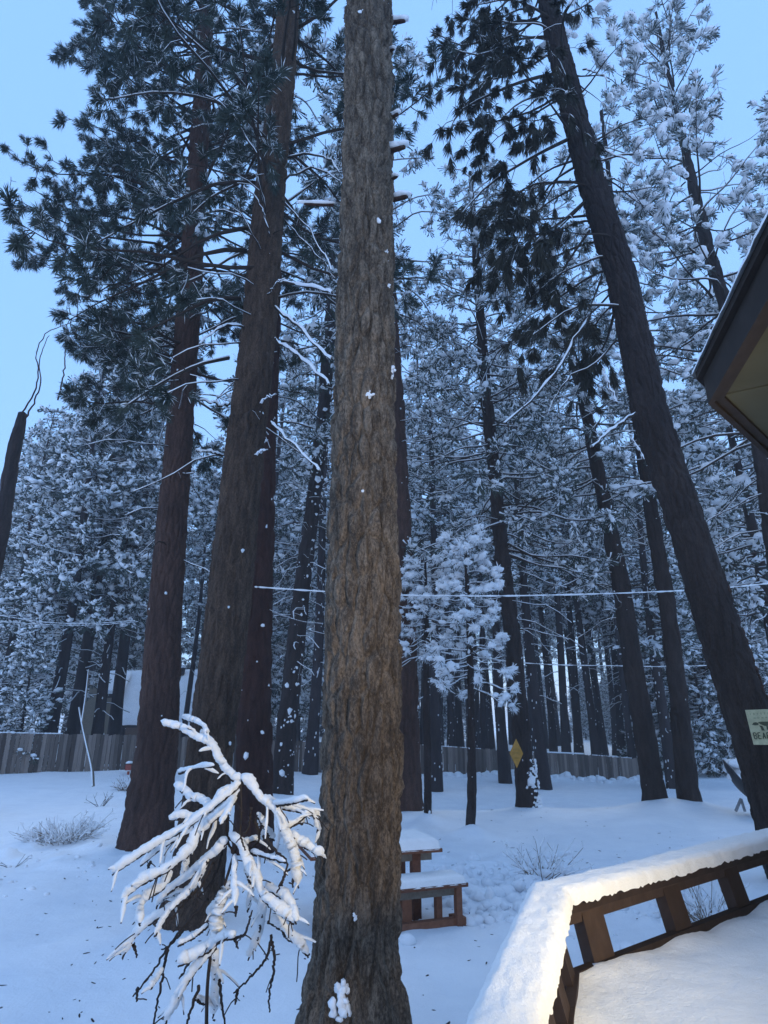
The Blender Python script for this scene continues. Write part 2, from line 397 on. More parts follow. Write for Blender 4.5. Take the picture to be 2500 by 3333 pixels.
def twigs_from(rng, B, per_m, lmin, lmax, tmin, spread, vert, curve, K=5):
    """secondary shoots growing off polylines B (N,K,3)"""
    L = np.linalg.norm(np.diff(B, axis=1), axis=2).sum(1); cnt = np.maximum(1, (L * per_m * (1 - tmin)).astype(int))
    idx = np.repeat(np.arange(len(B)), cnt); n = len(idx)
    t = tmin + (1 - tmin) * rng.random(n) ** .85; kf = t * (B.shape[1] - 1); k = np.minimum(kf.astype(int), B.shape[1] - 2); f = (kf - k)[:, None]
    P = B[idx, k] * (1 - f) + B[idx, k + 1] * f; T = norm(B[idx, k + 1] - B[idx, k])
    R = rand_unit(rng, n); R[:, 2] *= vert; R = norm(R - (R * T).sum(1)[:, None] * T)
    D = norm(T * (1 - spread) + R * spread)
    l = rng.uniform(lmin, lmax, n) * (1.15 - .5 * t) 
    s = np.linspace(0, 1, K)[None, :, None]
    W = P[:, None] + D[:, None] * s * l[:, None, None] + np.array([0, 0, 1.0]) * (curve * l)[:, None, None] * s ** 2 + rng.normal(0, .04, (n, 1, 3)) * l[:, None, None] * np.sin(s * 5)
    return W
def needles(geo, P, D, size, num, width, rng, mat_, amin=.2, amax=1.25, back=.9):
    n = len(P)
    if n == 0: return
    Pn = np.repeat(P, num, 0); Dn = np.repeat(norm(D), num, 0); sz = np.repeat(size, num)
    m = len(Pn); u = rng.random(m); a = rng.uniform(amin, amax, m)
    R = rand_unit(rng, m); R = norm(R - (R * Dn).sum(1)[:, None] * Dn)
    dirn = Dn * np.cos(a)[:, None] + R * np.sin(a)[:, None]
    base = Pn - Dn * (u * back * sz)[:, None]
    l = sz * rng.uniform(.55, 1.0, m)
    sd = norm(np.cross(dirn, rand_unit(rng, m))) * (width * sz * .5)[:, None]
    mid = base + dirn * (l * .55)[:, None]
    tip = base + dirn * l[:, None] + np.array([0, 0, -1]) * (l * .12)[:, None]
    V = np.stack([base + sd * .5, mid + sd, tip, mid - sd], 1).reshape(-1, 3)
    F = np.arange(m)[:, None] * 4 + np.array([0, 1, 2, 3]); geo.add(V, F, mat_, False)
def needles3(geo, P, D, size, num, width, rng, mat_, amin=.2, amax=1.25, back=.9):
    n = len(P)
    if n == 0: return
    Pn = np.repeat(P, num, 0); Dn = np.repeat(norm(D), num, 0); sz = np.repeat(size, num)
    m = len(Pn); u = rng.random(m); a = rng.uniform(amin, amax, m)
    R = rand_unit(rng, m); R = norm(R - (R * Dn).sum(1)[:, None] * Dn)
    dirn = Dn * np.cos(a)[:, None] + R * np.sin(a)[:, None]
    base = Pn - Dn * (u * back * sz)[:, None]; l = sz * rng.uniform(.6, 1.0, m)
    sd = norm(np.cross(dirn, rand_unit(rng, m))) * (width * sz * .5)[:, None]
    V = np.stack([base - sd * .3 , base + dirn * l[:, None] + sd, base + dirn * l[:, None] - sd], 1).reshape(-1, 3)
    geo.add(V, np.arange(m)[:, None] * 3 + np.array([0, 1, 2]), mat_, False)

def crown(rng, B, cfg):
    """needles, twigs and snow for limbs B. materials: 0 wood, 1 needles, 2 snow"""
    g = Geo(); N_, K, _ = B.shape
    s = np.linspace(1, 0, K)[None, :]
    L = np.linalg.norm(np.diff(B, axis=1), axis=2).sum(1)
    tubes(g, B, cfg.get('r0', .03) * (L / 3.0)[:, None] ** .7 * (.15 + .85 * s), cfg.get('bs', 4), 0)
    W = twigs_from(rng, B, cfg['tw'], cfg['tl'][0], cfg['tl'][1], cfg.get('tmin', .25), .72, cfg.get('vert', .5), cfg['curve'])
    tubes(g, W, np.full(W.shape[:2], cfg.get('r1', .009)) * np.linspace(1.2, .5, W.shape[1])[None], 3, 0)
    W2 = twigs_from(rng, W, cfg['sub'], cfg['tl'][0] * .45, cfg['tl'][1] * .5, .2, .7, .7, cfg['curve'], 4)
    if cfg.get('subwood', True): tubes(g, W2, np.full(W2.shape[:2], cfg.get('r1', .009) * .6), 3, 0)
    ends = [(W[:, -1], W[:, -1] - W[:, -2]), (W2[:, -1], W2[:, -1] - W2[:, -2]), (B[:, -1], B[:, -1] - B[:, -2])]
    P = np.vstack([e[0] for e in ends]); D = norm(np.vstack([e[1] for e in ends]))
    keep = rng.random(len(P)) < cfg.get('keep', 1.0)
    # clumpiness: thin out foliage by slow noise so that the sky shows through
    nz = vnoise(P[:, 0] * .8, P[:, 1] * .8, P[:, 2] * .8, seed=int(rng.integers(999)))
    keep &= (nz > cfg.get('gap', .25))
    P = P[keep]; D = D[keep]; n = len(P)
    sz = cfg['size'] * rng.uniform(.7, 1.25, n)
    (needles3 if cfg.get('tri') else needles)(g, P, D, sz, cfg['num'], cfg['width'], rng, 1, cfg.get('amin', .2), cfg.get('amax', 1.2), cfg.get('back', .9))
    if cfg.get('frost'):
        Df = D + np.array([0, 0, .45]); Pf = P + np.array([0, 0, .04]) * sz[:, None] * 4
        fr_k = rng.random(n) < cfg.get('frostp', .8)
        (needles3 if cfg.get('tri') else needles)(g, Pf[fr_k], Df[fr_k], sz[fr_k] * 1.02, cfg['frost'], cfg['width'] * cfg.get('fw', 1.15), rng, 2, cfg.get('amin', .2), cfg.get('amax', 1.2), cfg.get('back', .9))
    hs = rng.random(n) < cfg['snow']
    q = P[hs]; dq = D[hs].copy(); k = sz[hs]; m = len(q)
    if m:
        ss = cfg.get('ssize', .5) * rng.uniform(.6, 1.25, m)
        c = q - dq * (k * .25)[:, None] + np.array([0, 0, 1.0]) * (k * cfg.get('slift', .28))[:, None]
        dq[:, 2] *= .6
        blobs(g, c, dq, k * ss * 1.25, k * ss * rng.uniform(.7, 1, m), k * ss * .62, cfg.get('ssub', 1), 2, rng, cfg.get('srough', .3))
        if cfg.get('double'):
            c2 = c + rng.normal(0, .35, (m, 3)) * k[:, None] * [1, 1, .3]
            blobs(g, c2, dq, k * ss * .7, k * ss * .6, k * ss * .42, cfg.get('ssub', 1), 2, rng, cfg.get('srough', .3))
    # snow lying along limbs and shoots
    if cfg.get('limbsnow', .5) > 0:
        fl = rng.random(len(B)) < cfg['limbsnow']
        Bs = B[fl] + np.array([0, 0, 1.0]) * .03
        if len(Bs): tubes(g, Bs, (cfg.get('ls', .035) * rng.uniform(.6, 1.3, Bs.shape[:2])) * np.linspace(1.1, .6, K)[None], 4, 2, True, .8)
        fl = rng.random(len(W)) < cfg['limbsnow'] * .6
        Ws = W[fl] + np.array([0, 0, 1.0]) * .012
        if len(Ws): tubes(g, Ws, (cfg.get('ls', .035) * .5 * rng.uniform(.5, 1.3, Ws.shape[:2])), 3, 2, True, .8)
    return g

def px_trunk(pts, Y, lean_y=0.0):
    """pts: (px, py, width px) from base to top on a plane Y metres ahead; returns x,y,z,r rows"""
    out = []
    for (px, py, w) in pts:
        p = at(px, py, Y); out.append([p[0], p[1], p[2], w * .5 * depth(p) / FPX])
    return out
def extend_top(cl, ztop, rtop):
    a = np.array(cl[-2]); b = np.array(cl[-1]); k = (ztop - b[2]) / max(.1, b[2] - a[2])
    k2 = min(k, 6); n = b + (b - a) * k * .6; n[2] = ztop; n[3] = rtop; return cl + [list(n)]

def dead_branch(parent, origin, pts, r0, rng, snow=.8, sr=1.0, K=14, twigs=4, label=None, mat_=None):
    P = smooth_poly(pts, K)[None]; P = P + rng.normal(0, .012, P.shape)
    g = Geo(); tubes(g, P, (r0 * np.linspace(1, .35, K))[None], 5, 0)
    if twigs:
        W = twigs_from(rng, P, twigs, .12, .45, .3, .75, .6, -.15, 4); tubes(g, W, np.full(W.shape[:2], r0 * .28), 3, 0)
    if snow > 0:
        Q = P + np.array([0, 0, 1]) * r0 * .8
        tubes(g, Q, (r0 * 1.15 * sr * (.55 + .7 * rng.random(K)) * np.r_[.4, np.linspace(1, .75, K - 1)])[None], 6, 1, True, .85)
    o = g.obj('branch', [mat_ or TWIG, SNOW], parent, origin)
    if label: o['label'] = label
    return o

def stub_branches(parent, origin, cl, z0, z1, n, rng, lmin, lmax, r, snow=.6):
    """dead snags along a trunk, joined: too many and small to pick apart"""
    B = make_branches(rng, cl, z0, z1, n, lambda t: rng.uniform(lmin, lmax), -.05, .1, .35, K=6)
    g = Geo(); tubes(g, B, np.full(B.shape[:2], r) * np.linspace(1, .4, 6)[None], 4, 0)
    W = twigs_from(rng, B, 2.5, .15, .5, .3, .7, .5, -.2, 4); tubes(g, W, np.full(W.shape[:2], r * .4), 3, 0)
    f = rng.random(len(B)) < snow; Q = B[f] + np.array([0, 0, 1]) * r * .7
    tubes(g, Q, np.full(Q.shape[:2], r * .95) * rng.uniform(.5, 1.3, Q.shape[:2]), 4, 1, True, .8)
    W = W[rng.random(len(W)) < snow] + np.array([0, 0, 1]) * r * .3
    tubes(g, W, np.full(W.shape[:2], r * .5), 3, 1, True, .8)
    o = g.obj('dead_branches', [TWIG, SNOW], parent, origin); o['kind'] = 'stuff'; return o

TREES = []
def tree(label, pts, Y, base_flare, sides, rows, amp, bark, seed, ztop=None, fine=7.0, specks=0, speck_side=None, speck=.02, group=None, plates=True, rtop=.05):
    cl = px_trunk(pts, Y)
    b = cl[0]; z = gz(b[0], b[1])
    cl = [[b[0], b[1], z - .35, b[3] * 1.02]] + ([cl[0]] if cl[0][2] > z else []) + [c for c in cl[1:] if c[2] > z + .05]
    if ztop: cl = extend_top(cl, ztop, rtop)
    org = (b[0], b[1], z)
    t = thing('pine_tree', label, 'tree', org, group)
    g = Geo(); trunk_geo(g, cl, sides, rows, amp, 0, seed, base_flare, plates, fine)
    g.obj('trunk', [bark], t, org)
    mound(b[0], b[1] - .1, b[3] * 2.6 + .15, .10)
    if specks: snow_specks('s', t, org, cl, specks, np.random.default_rng(seed), speck, speck_side)
    return t, np.array(cl), org
def add_crown(t, org, rng, B, cfg, nm=NEEDLE):
    g = crown(rng, B, cfg); return g.obj('crown', [TWIG, nm, SNOWT], t, org)
R_ = np.random.default_rng

NEAR = dict(tw=4.4, tl=(.3, .85), tmin=.3, curve=-.05, sub=4.2, size=.205, num=110, width=.075, frost=20, frostp=.6, fw=.7, amin=.15, snow=.16, ssize=.3, ssub=1, gap=.22, limbsnow=.35, ls=.016, r0=.04, r1=.009, amax=1.3, back=1.0, vert=.6, slift=.12, srough=.45)
MID = dict(tw=3.2, tl=(.3, .8), tmin=.2, curve=-.1, sub=2.6, size=.27, num=15, width=.14, frost=6, frostp=.75, snow=.66, ssize=.38, ssub=1, gap=.27, limbsnow=.7, ls=.028, r0=.035, r1=.009, amax=1.2, vert=.5, tri=True)

# ---- central trunk, closest to the camera
t, cl, org = tree('massive pine trunk in the centre foreground with rough grey brown plated bark lit warm',
    [(1155, 3560, 400), (1148, 3333, 330), (1155, 3080, 262), (1170, 2712, 252), (1178, 2330, 246), (1182, 1960, 236), (1184, 1600, 206), (1186, 1205, 186), (1192, 900, 172), (1196, 600, 160), (1200, 300, 150), (1202, 0, 142)],
    5.0, (.45, .55, 5), 340, 1700, .040, BARK_MAIN, 3, ztop=24, fine=14, specks=26, speck_side=(-.35, .5), speck=.012)
Tmain = t
g = Geo()
B = make_branches(R_(4), cl, 12.5, 23.5, 26, lambda q: 2.6 * (1 - .6 * q), .05, .4, .15)
add_crown(t, org, R_(5), B, dict(MID, tw=2, sub=2))
# snow topped stubs of broken limbs on its right flank
for (x0, y0, x1, y1, r) in [(1262, 75, 1318, 68, .05), (1262, 170, 1282, 160, .035), (1262, 392, 1296, 370, .04), (1255, 495, 1318, 478, .055), (1272, 585, 1292, 575, .035), (1278, 650, 1325, 640, .05), (1085, 668, 990, 664, .03)]:
    a = at(x0, y0, 5.0); b = at(x1, y1, 4.9)
    g = Geo(); P = resample(np.array([a, b]), 6)[None]; rr = r * np.array([1, 1, .95, .9, .85, .7]); tubes(g, P, (rr * .55)[None], 8, 0)
    tubes(g, np.array([[b - (b - a) * .02, b + (b - a) * .02]]), np.array([[r * .38, .001]]), 8, 0)
    blobs(g, np.array([a * .55 + b * .45 + [0, 0, r * .85], a * .15 + b * .85 + [0, 0, r * .8]]), np.array([b - a, b - a]), np.array([.6, .4]) * np.linalg.norm(b - a), np.array([r * .95, r * .85]), np.array([r * .75, r * .6]), 2, 1, R_(int(x0)), .2)
    g.obj('branch_stub', [BARK_RED, SNOW], t, org)
# larger lumps of snow caught on the bark
for (x, y, s) in [(1232, 715, .03), (1270, 1150, .042), (1277, 1185, .026), (1200, 1272, .038), (1115, 3285, .07), (1112, 3225, .05), (1155, 2995, .018), (1045, 3190, .018), (1180, 1592, .012), (1265, 905, .016), (1258, 800, .014), (1175, 40, .03)]:
    p = at(x, y, 4.66 if y > 1000 else 4.75); r = R_(int(x * 7 + y)); n = 11
    # push on to the bark surface
    c = np.array([np.interp(p[2], cl[:, 2], cl[:, k]) for k in range(4)]); d = p[:3] - c[:3]; d[2] = 0
    lat = np.clip((x - (1190 - (y > 2900) * 40)) / 110.0, -.92, .92); lat = np.clip((p[0] - c[0]) / c[3], -.9, .9)
    fy = -math.sqrt(1 - lat * lat) * c[3]
    p = np.array([c[0] + lat * c[3] * 1.02, c[1] + fy * 1.04, p[2]])
    # keep the pixel: slide along the ray is negligible here
    g = Geo(); cc = p + r.normal(0, s * .45, (n, 3)) * [1, .25, 1.2]
    blobs(g, cc, np.tile([1.0, 0, .3], (n, 1)), np.full(n, s * .38), np.full(n, s * .25), np.full(n, s * .42) * r.uniform(.6, 1.4, n), 2, 0, r, .3)
    g.obj('snow_clump', [SNOW], t, org)

# ---- dark trunk right behind the central one
t, cl, org = tree('dark reddish trunk mostly hidden behind the right side of the central pine',
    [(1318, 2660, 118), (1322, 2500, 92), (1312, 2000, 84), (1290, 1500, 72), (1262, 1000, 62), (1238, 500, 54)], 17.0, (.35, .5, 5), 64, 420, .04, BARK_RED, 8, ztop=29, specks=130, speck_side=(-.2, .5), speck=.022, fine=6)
B = make_branches(R_(14), cl, 14, 28, 46, lambda q: 3.4 * (1 - .6 * q), -.1, .4, .2)
add_crown(t, org, R_(15), B, dict(MID, num=16))
stub_branches(t, org, cl, 4, 14, 46, R_(16), .5, 1.6, .016, .8)

# ---- far left trunk T0
t, cl, org = tree('straight brown pine left of the snowy sapling, second big trunk from the left edge',
    [(470, 2775, 170), (490, 2600, 140), (512, 2411, 126), (538, 1960, 104), (577, 1507, 84), (611, 1050, 74), (640, 603, 62), (660, 300, 52), (672, 0, 44)],
    12.7, (.28, .6, 6), 130, 760, .03, BARK_RED, 21, ztop=24, fine=10, specks=14)
B = np.vstack([make_branches(R_(22), cl, 9.0, 23.5, 74, lambda q: 3.9 * (1 - .45 * q) * min(1, .6 + 1.5 * q), -.25, .35, .12, up_tip=.10),
               make_branches(R_(23), cl, 9.5, 22, 44, lambda q: 4.1 * (1 - .3 * q) * min(1, .5 + 1.6 * q), -.15, .25, .14, azf=lambda r, q: r.uniform(2.3, 4.0), up_tip=.12)])
add_crown(t, org, R_(24), B, dict(NEAR))
stub_branches(t, org, cl, 5.5, 10, 16, R_(25), .6, 2.2, .017, .7)

# ---- pair of trunks T2a (near) and T2b (behind, dark red)
t, cl, org = tree('thick brown pine behind the snowy sapling, front trunk of the close pair',
    [(606, 3015, 200), (645, 2850, 166), (672, 2600, 150), (682, 2477, 146), (708, 2260, 144), (746, 1960, 136), (792, 1507, 124), (844, 1050, 108), (872, 700, 98), (898, 450, 86), (925, 200, 74), (940, 0, 66)],
    8.4, (.10, .5, 5), 180, 900, .024, BARK_MID, 31, ztop=23, fine=13, specks=18, speck_side=(-.5, .6), speck=.018)
T2a, cl2, org2 = t, cl, org
man = []
def hb(pts, Y, dy, r, snow, sr=1.0, tw=2, t_=None, o_=None, seed=0):
    n = len(pts); P = [at(x, y, Y + dy * i / (n - 1)) for i, (x, y) in enumerate(pts)]
    dead_branch(t_ if t_ is not None else T2a, o_ if o_ is not None else org2, P, r, R_(seed + int(pts[0][0])), snow, sr, twigs=tw); return np.array(P)
hb([(935, 512), (1000, 505), (1070, 520), (1104, 565)], 8.3, -.6, .022, 1, .8)
hb([(925, 584), (1002, 550), (1062, 558), (1106, 588)], 8.3, -.5, .02, 1, .8)
hb([(902, 915), (960, 925), (1030, 938), (1085, 953)], 8.2, -.9, .028, 1, 1.15, 1)
hb([(897, 1002), (965, 1062), (1020, 1115), (1080, 1172)], 8.2, -.8, .028, 1, 1.1, 1)
hb([(893, 1108), (972, 1160), (1020, 1205), (1072, 1255)], 8.2, -.8, .024, 1, 1.1, 1)
hb([(918, 655), (980, 715), (1030, 790), (1078, 880)], 8.3, -.4, .018, .8, .8, 5)
hb([(922, 710), (1000, 800), (1060, 860), (1085, 905)], 8.4, .4, .015, .8, .8, 5)
hb([(799, 1065), (740, 1058), (680, 1092), (650, 1120)], 8.2, -.6, .02, 1, 1.1, 2)
hb([(872, 565), (790, 430), (725, 340), (670, 308)], 8.1, -.5, .018, 1, .8, 1)
hb([(868, 485), (830, 400), (790, 330)], 8.1, -.4, .015, 1, .8, 1)
hb([(880, 310), (830, 240), (760, 190)], 8.1, -.4, .015, 1, .8, 2)
hb([(876, 770), (860, 700), (830, 640), (795, 615)], 8.0, -.3, .017, 1, .9, 1)
hb([(878, 1370), (950, 1440), (1042, 1532)], 8.2, -.7, .02, 1, 1.0, 1)
hb([(750, 1318), (700, 1312), (655, 1305)], 8.2, -.6, .022, 1, 1.2, 1)
hb([(725, 1482), (680, 1470), (637, 1468)], 8.2, -.5, .02, 1, 1.2, 1)
hb([(875, 960), (895, 925), (925, 905)], 8.0, -.3, .012, 1, 1.0, 0)
hb([(845, 1317), (870, 1295), (900, 1285)], 8.0, -.2, .012, 1, 1.3, 0)
hb([(835, 1480), (855, 1468), (870, 1465)], 8.0, -.2, .013, 1, 1.5, 0)
lefts = []
for pts in [[(799, 815), (700, 815), (603, 851), (452, 927), (317, 987), (230, 1040)], [(813, 742), (738, 753), (640, 791), (482, 896), (330, 950)], [(830, 595), (716, 595), (603, 640), (452, 716), (300, 800)],
            [(780, 972), (700, 972), (625, 1002), (490, 1070), (330, 1130)], [(745, 1165), (640, 1190), (520, 1250), (400, 1330)], [(850, 400), (700, 330), (520, 300), (330, 330)], [(860, 200), (700, 150), (500, 110), (330, 60)]]:
    n = len(pts); P = [at(x, y, 8.4 - .5 * math.sin(i)) for i, (x, y) in enumerate(pts)]; lefts.append(resample(smooth_poly(P, 20), 9))
g = Geo()
B = make_branches(R_(33), cl, 9.2, 22, 52, lambda q: 3.1 * (1 - .3 * q), -.05, .4, .12, up_tip=.1)
lefts = np.array(lefts)
add_crown(t, org, R_(34), np.vstack([B, lefts]), dict(NEAR, snow=.2))
stub_branches(t, org, cl, 6, 11, 20, R_(35), .5, 1.7, .015, .8)
# few specific snow loads on the lower left tufts
t, cl, org = tree('dark red trunk leaning on the brown one, rear trunk of the close pair',
    [(826, 2645, 124), (826, 2400, 112), (832, 2000, 104), (846, 1600, 92), (866, 1200, 78), (884, 800, 64), (905, 400, 50)],
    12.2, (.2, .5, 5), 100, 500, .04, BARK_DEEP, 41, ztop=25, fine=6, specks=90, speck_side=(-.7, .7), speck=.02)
B = make_branches(R_(43), cl, 11, 24, 40, lambda q: 3.2 * (1 - .5 * q), -.05, .4, .15)
add_crown(t, org, R_(44), B, dict(MID, num=16, snow=.5))

# ---- T3 leaning right behind the central trunk
t, cl, org = tree('slim dark leaning pine speckled with snow between the close pair and the central trunk',
    [(915, 2600, 76), (925, 2450, 66), (962, 2110, 58), (990, 1850, 52), (1025, 1600, 46), (1058, 1300, 40), (1075, 1050, 36)],
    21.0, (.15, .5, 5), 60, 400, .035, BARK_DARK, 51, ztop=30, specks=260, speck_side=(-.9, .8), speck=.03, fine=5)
B = make_branches(R_(53), cl, 11, 29, 60, lambda q: 4.0 * (1 - .6 * q), -.1, .4, .2)
add_crown(t, org, R_(54), B, dict(MID))
stub_branches(t, org, cl, 4, 12, 50, R_(55), .8, 2.6, .018, .8)

# ---- T5 with the yellow sign
t, cl, org = tree('pine trunk with the yellow diamond sign and snow plastered at its foot',
    [(1722, 2640, 84), (1712, 2560, 66), (1696, 2400, 58), (1672, 2110, 52), (1635, 1810, 46), (1606, 1507, 40), (1582, 1281, 34), (1560, 980, 27), (1543, 754, 20), (1530, 560, 10)],
    18.3, (.25, .5, 5), 72, 520, .035, BARK_DARK, 61, specks=60, speck_side=(-.6, .6), speck=.03, fine=5)
B = make_branches(R_(63), cl, 7.0, cl[-1][2] - .1, 130, lambda q: 3.6 * (1 - .72 * q), -.2, .5, .12, up_tip=.08)
add_crown(t, org, R_(64), B, dict(MID, num=15, snow=.8, tmin=.3))
stub_branches(t, org, cl, 4, 9, 26, R_(65), .7, 2.6, .018, .9)
snow_specks('s', t, org, np.array([[org[0], org[1], org[2], .34], [org[0], org[1], org[2] + 1.3, .27]]), 110, R_(66), .024, (-.75, .45))

# ---- T6
t, cl, org = tree('dark pine rising from the snow crest, left trunk of the two beside the leaning one',
    [(2135, 2620, 78), (2120, 2520, 70), (2102, 2411, 66), (2064, 2185, 62), (2019, 1884, 54), (1966, 1628, 44), (1921, 1401, 37), (1876, 1205, 31), (1831, 1055, 25), (1790, 900, 17)],
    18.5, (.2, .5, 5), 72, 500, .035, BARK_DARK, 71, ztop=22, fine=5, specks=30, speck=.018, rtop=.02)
B = make_branches(R_(73), cl, 8.5, 21.5, 90, lambda q: 3.3 * (1 - .65 * q), -.15, .5, .18)
add_crown(t, org, R_(74), B, dict(MID, num=16, snow=.6))
stub_branches(t, org, cl, 5, 10, 22, R_(75), .7, 2.4, .018, .9)
# ---- T7
t, cl, org = tree('dark pine rising from the snow crest, right trunk of the two beside the leaning one',
    [(2244, 2625, 76), (2236, 2560, 66), (2208, 2260, 56), (2170, 1960, 50), (2132, 1733, 44), (2095, 1507, 38), (2064, 1281, 30), (2040, 1050, 24)],
    18.0, (.2, .5, 5), 72, 500, .035, BARK_DARK, 81, ztop=25, fine=5, specks=40, speck_side=(-.3, .5), speck=.018)
B = make_branches(R_(83), cl, 14, 24.5, 44, lambda q: 3.0 * (1 - .55 * q), -.1, .5, .18)
add_crown(t, org, R_(84), B, dict(MID, num=16))
stub_branches(t, org, cl, 6, 14, 26, R_(85), .5, 1.6, .018, .9)

# ---- T8, the big leaning one
t, cl, org = tree('big dark pine leaning left across the right side, carrying the pale bear sign',
    [(2610, 2880, 190), (2545, 2680, 152), (2460, 2405, 140), (2359, 2104, 126), (2241, 1727, 112), (2118, 1350, 106), (2024, 904, 92), (1928, 603, 84), (1850, 301, 72), (1781, 0, 56)],
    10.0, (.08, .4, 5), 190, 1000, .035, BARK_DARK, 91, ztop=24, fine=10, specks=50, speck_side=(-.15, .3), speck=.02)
T8, cl8, org8 = t, cl, org
man = []
for pts, dy in [([(1804, 241), (1717, 260), (1612, 300), (1500, 360), (1462, 430)], -.6), ([(1815, 313), (1732, 362), (1627, 392), (1536, 422), (1500, 500)], .5), ([(1852, 452), (1732, 512), (1590, 603), (1500, 700)], -.3),
                ([(1875, 520), (1778, 558), (1680, 640), (1600, 700)], .8), ([(1890, 600), (1800, 650), (1740, 700), (1690, 820)], .2), ([(1760, 30), (1690, 30), (1600, 70), (1500, 60)], 0), ([(1770, 120), (1680, 130), (1560, 180), (1450, 150)], -.5),
                ([(1780, 180), (1700, 230), (1600, 260), (1480, 290)], .5), ([(1740, -60), (1640, -40), (1500, -60), (1400, -20)], 0), ([(1920, 750), (1850, 850), (1790, 960), (1740, 1060)], .3), ([(1960, 900), (1920, 1000), (1880, 1080)], 0),
                ([(1750, 60), (1640, 90), (1520, 150), (1420, 110)], .8), ([(1900, 660), (1830, 720), (1760, 760), (1650, 780)], -.4)]:
    n = len(pts); man.append(resample(smooth_poly([at(x, y, 10 + dy * i / (n - 1) * 2) for i, (x, y) in enumerate(pts)], 16), 9))
B = make_branches(R_(93), cl, 9.5, 23, 46, lambda q: 2.2, .0, .3, .45, azf=lambda r, q: r.uniform(1.6, 4.7))
add_crown(t, org, R_(94), np.vstack([np.array(man), B]), dict(NEAR, curve=-1.0, tl=(.3, .85), tw=3.6, sub=1.5, size=.28, num=110, width=.065, frost=6, frostp=.4, amin=.05, amax=.7, snow=.05, gap=.15, r1=.008, back=.75), NEEDLE_B)
B2 = make_branches(R_(95), cl, 11.5, 20, 14, lambda q: 1.9, .1, .3, .2, azf=lambda r, q: r.uniform(-1.2, 1.2))
g = crown(R_(96), B2, dict(NEAR, snow=1.0, ssize=.5, ssub=2, num=40, frost=30, frostp=1, double=True, gap=.1, tw=3, sub=2, srough=.18)); g.obj('snowy_boughs', [TWIG, NEEDLE, SNOWT], t, org)
hb([(1935, 470), (2003, 505), (2040, 520), (2075, 545)], 9.8, -.5, .022, 1, 1.1, 2, t, org8)
hb([(1900, 226), (1950, 240), (1985, 265)], 9.8, -.5, .018, .8, 1.1, 1, t, org8)
hb([(2010, 1315), (1980, 1250), (1962, 1200)], 9.8, -.3, .02, 1, 1.5, 1, t, org8)
hb([(2068, 1345), (1990, 1400), (1925, 1455)], 9.7, -.6, .03, .6, 1.0, 1, t, org8)
hb([(1922, 1030), (1860, 1120), (1820, 1200), (1700, 1330), (1640, 1380)], 9.8, -.8, .03, .5, .8, 4, t, org8)
hb([(2098, 1500), (2060, 1430), (2040, 1400)], 9.7, -.3, .015, 1, 1.4, 0, t, org8)
hb([(2010, 1108), (1930, 1190), (1850, 1230), (1780, 1350)], 10.1, .5, .02, .5, .8, 5, t, org8)
# rough snow-caught bark flakes on its right flank
g = Geo(); r = R_(99); zz = r.uniform(1.5, 4.6, 60); c = np.stack([np.interp(zz, cl8[:, 2], cl8[:, k]) for k in range(4)], 1); a = r.normal(-.25, .25, 60)
cc = c[:, :3] + np.stack([np.cos(a), np.sin(a), a * 0], 1) * c[:, 3:4] * 1.06
blobs(g, cc, np.tile([.25, 0, -1.0], (60, 1)), r.uniform(.03, .09, 60), np.full(60, .02), r.uniform(.01, .03, 60), 1, 0, r, .3)
o = g.obj('bark_flakes', [BARK_RED], t, org8); o['kind'] = 'stuff'

# ---- T9 far right, leaning, snow-laden
t, cl, org = tree('tall snow-laden pine at the upper right, its crown behind the roof corner',
    [(2620, 2700, 70), (2560, 2100, 56), (2490, 1560, 46), (2440, 1250, 42), (2350, 960, 39), (2305, 814, 36), (2262, 633, 30), (2215, 422, 21), (2165, 200, 13), (2135, 40, 7)],
    15.0, (.2, .5, 5), 60, 420, .03, BARK_DARK, 101, specks=30, speck=.02, fine=5)
B = np.vstack([make_branches(R_(103), cl, 9.0, 25.2, 100, lambda q: 4.3 * (1 - .68 * q), -.1, .65, .06, up_tip=.12)])
add_crown(t, org, R_(104), B, dict(MID, num=30, width=.09, size=.26, frost=5, frostp=.8, snow=.95, ssize=.5, ssub=2, srough=.16, amax=1.0, tw=2.6, sub=1.9, gap=.27))
stub_branches(t, org, cl, 6, 10.5, 16, R_(105), .8, 2.6, .02, .6)
# ---- second laden tree on the far right edge
t, cl, org = tree('snow-laden pine cut by the right edge of the picture behind the roof',
    [(2980, 2700, 80), (2800, 1500, 52), (2700, 800, 36), (2640, 300, 20)], 16.5, (.2, .5, 5), 40, 200, .03, BARK_DARK, 111, ztop=25, fine=5, rtop=.02)
B = make_branches(R_(113), cl, 6.5, 24.5, 100, lambda q: 4.6 * (1 - .6 * q), -.1, .5, .1, up_tip=.1)
add_crown(t, org, R_(114), B, dict(MID, num=14, snow=.9, ssize=.5, tw=2.6, sub=2.2))

# ---- two young pines, thickly snowed
YOUNG = dict(tw=1.5, tl=(.15, .38), tmin=.45, curve=-.5, sub=.5, size=.19, num=22, width=.08, frost=30, frostp=1, snow=1.0, ssize=.50, ssub=2, gap=.12, limbsnow=1.0, ls=.014, r0=.02, r1=.006, amin=.2, amax=1.3, vert=.7, slift=.1, srough=.32, double=True)
HZ = 0
t, cl, org = tree('young pine with big snow tufts, the right sapling standing nearest the picnic table',
    [(1524, 2718, 34), (1536, 2600, 30), (1534, 2300, 24), (1528, 2050, 19), (1518, 1850, 12), (1512, 1745, 6)], 14.5, (.1, .3, 4), 28, 160, .012, BARK_DARK, 121, fine=8, specks=16, speck=.015)
B = make_branches(R_(123), cl, 2.9, cl[-1][2], 64, lambda q: 1.1 * (1 - .62 * q) + .12, -.1, .6, .35, up_tip=.25)
add_crown(t, org, R_(124), B, YOUNG)
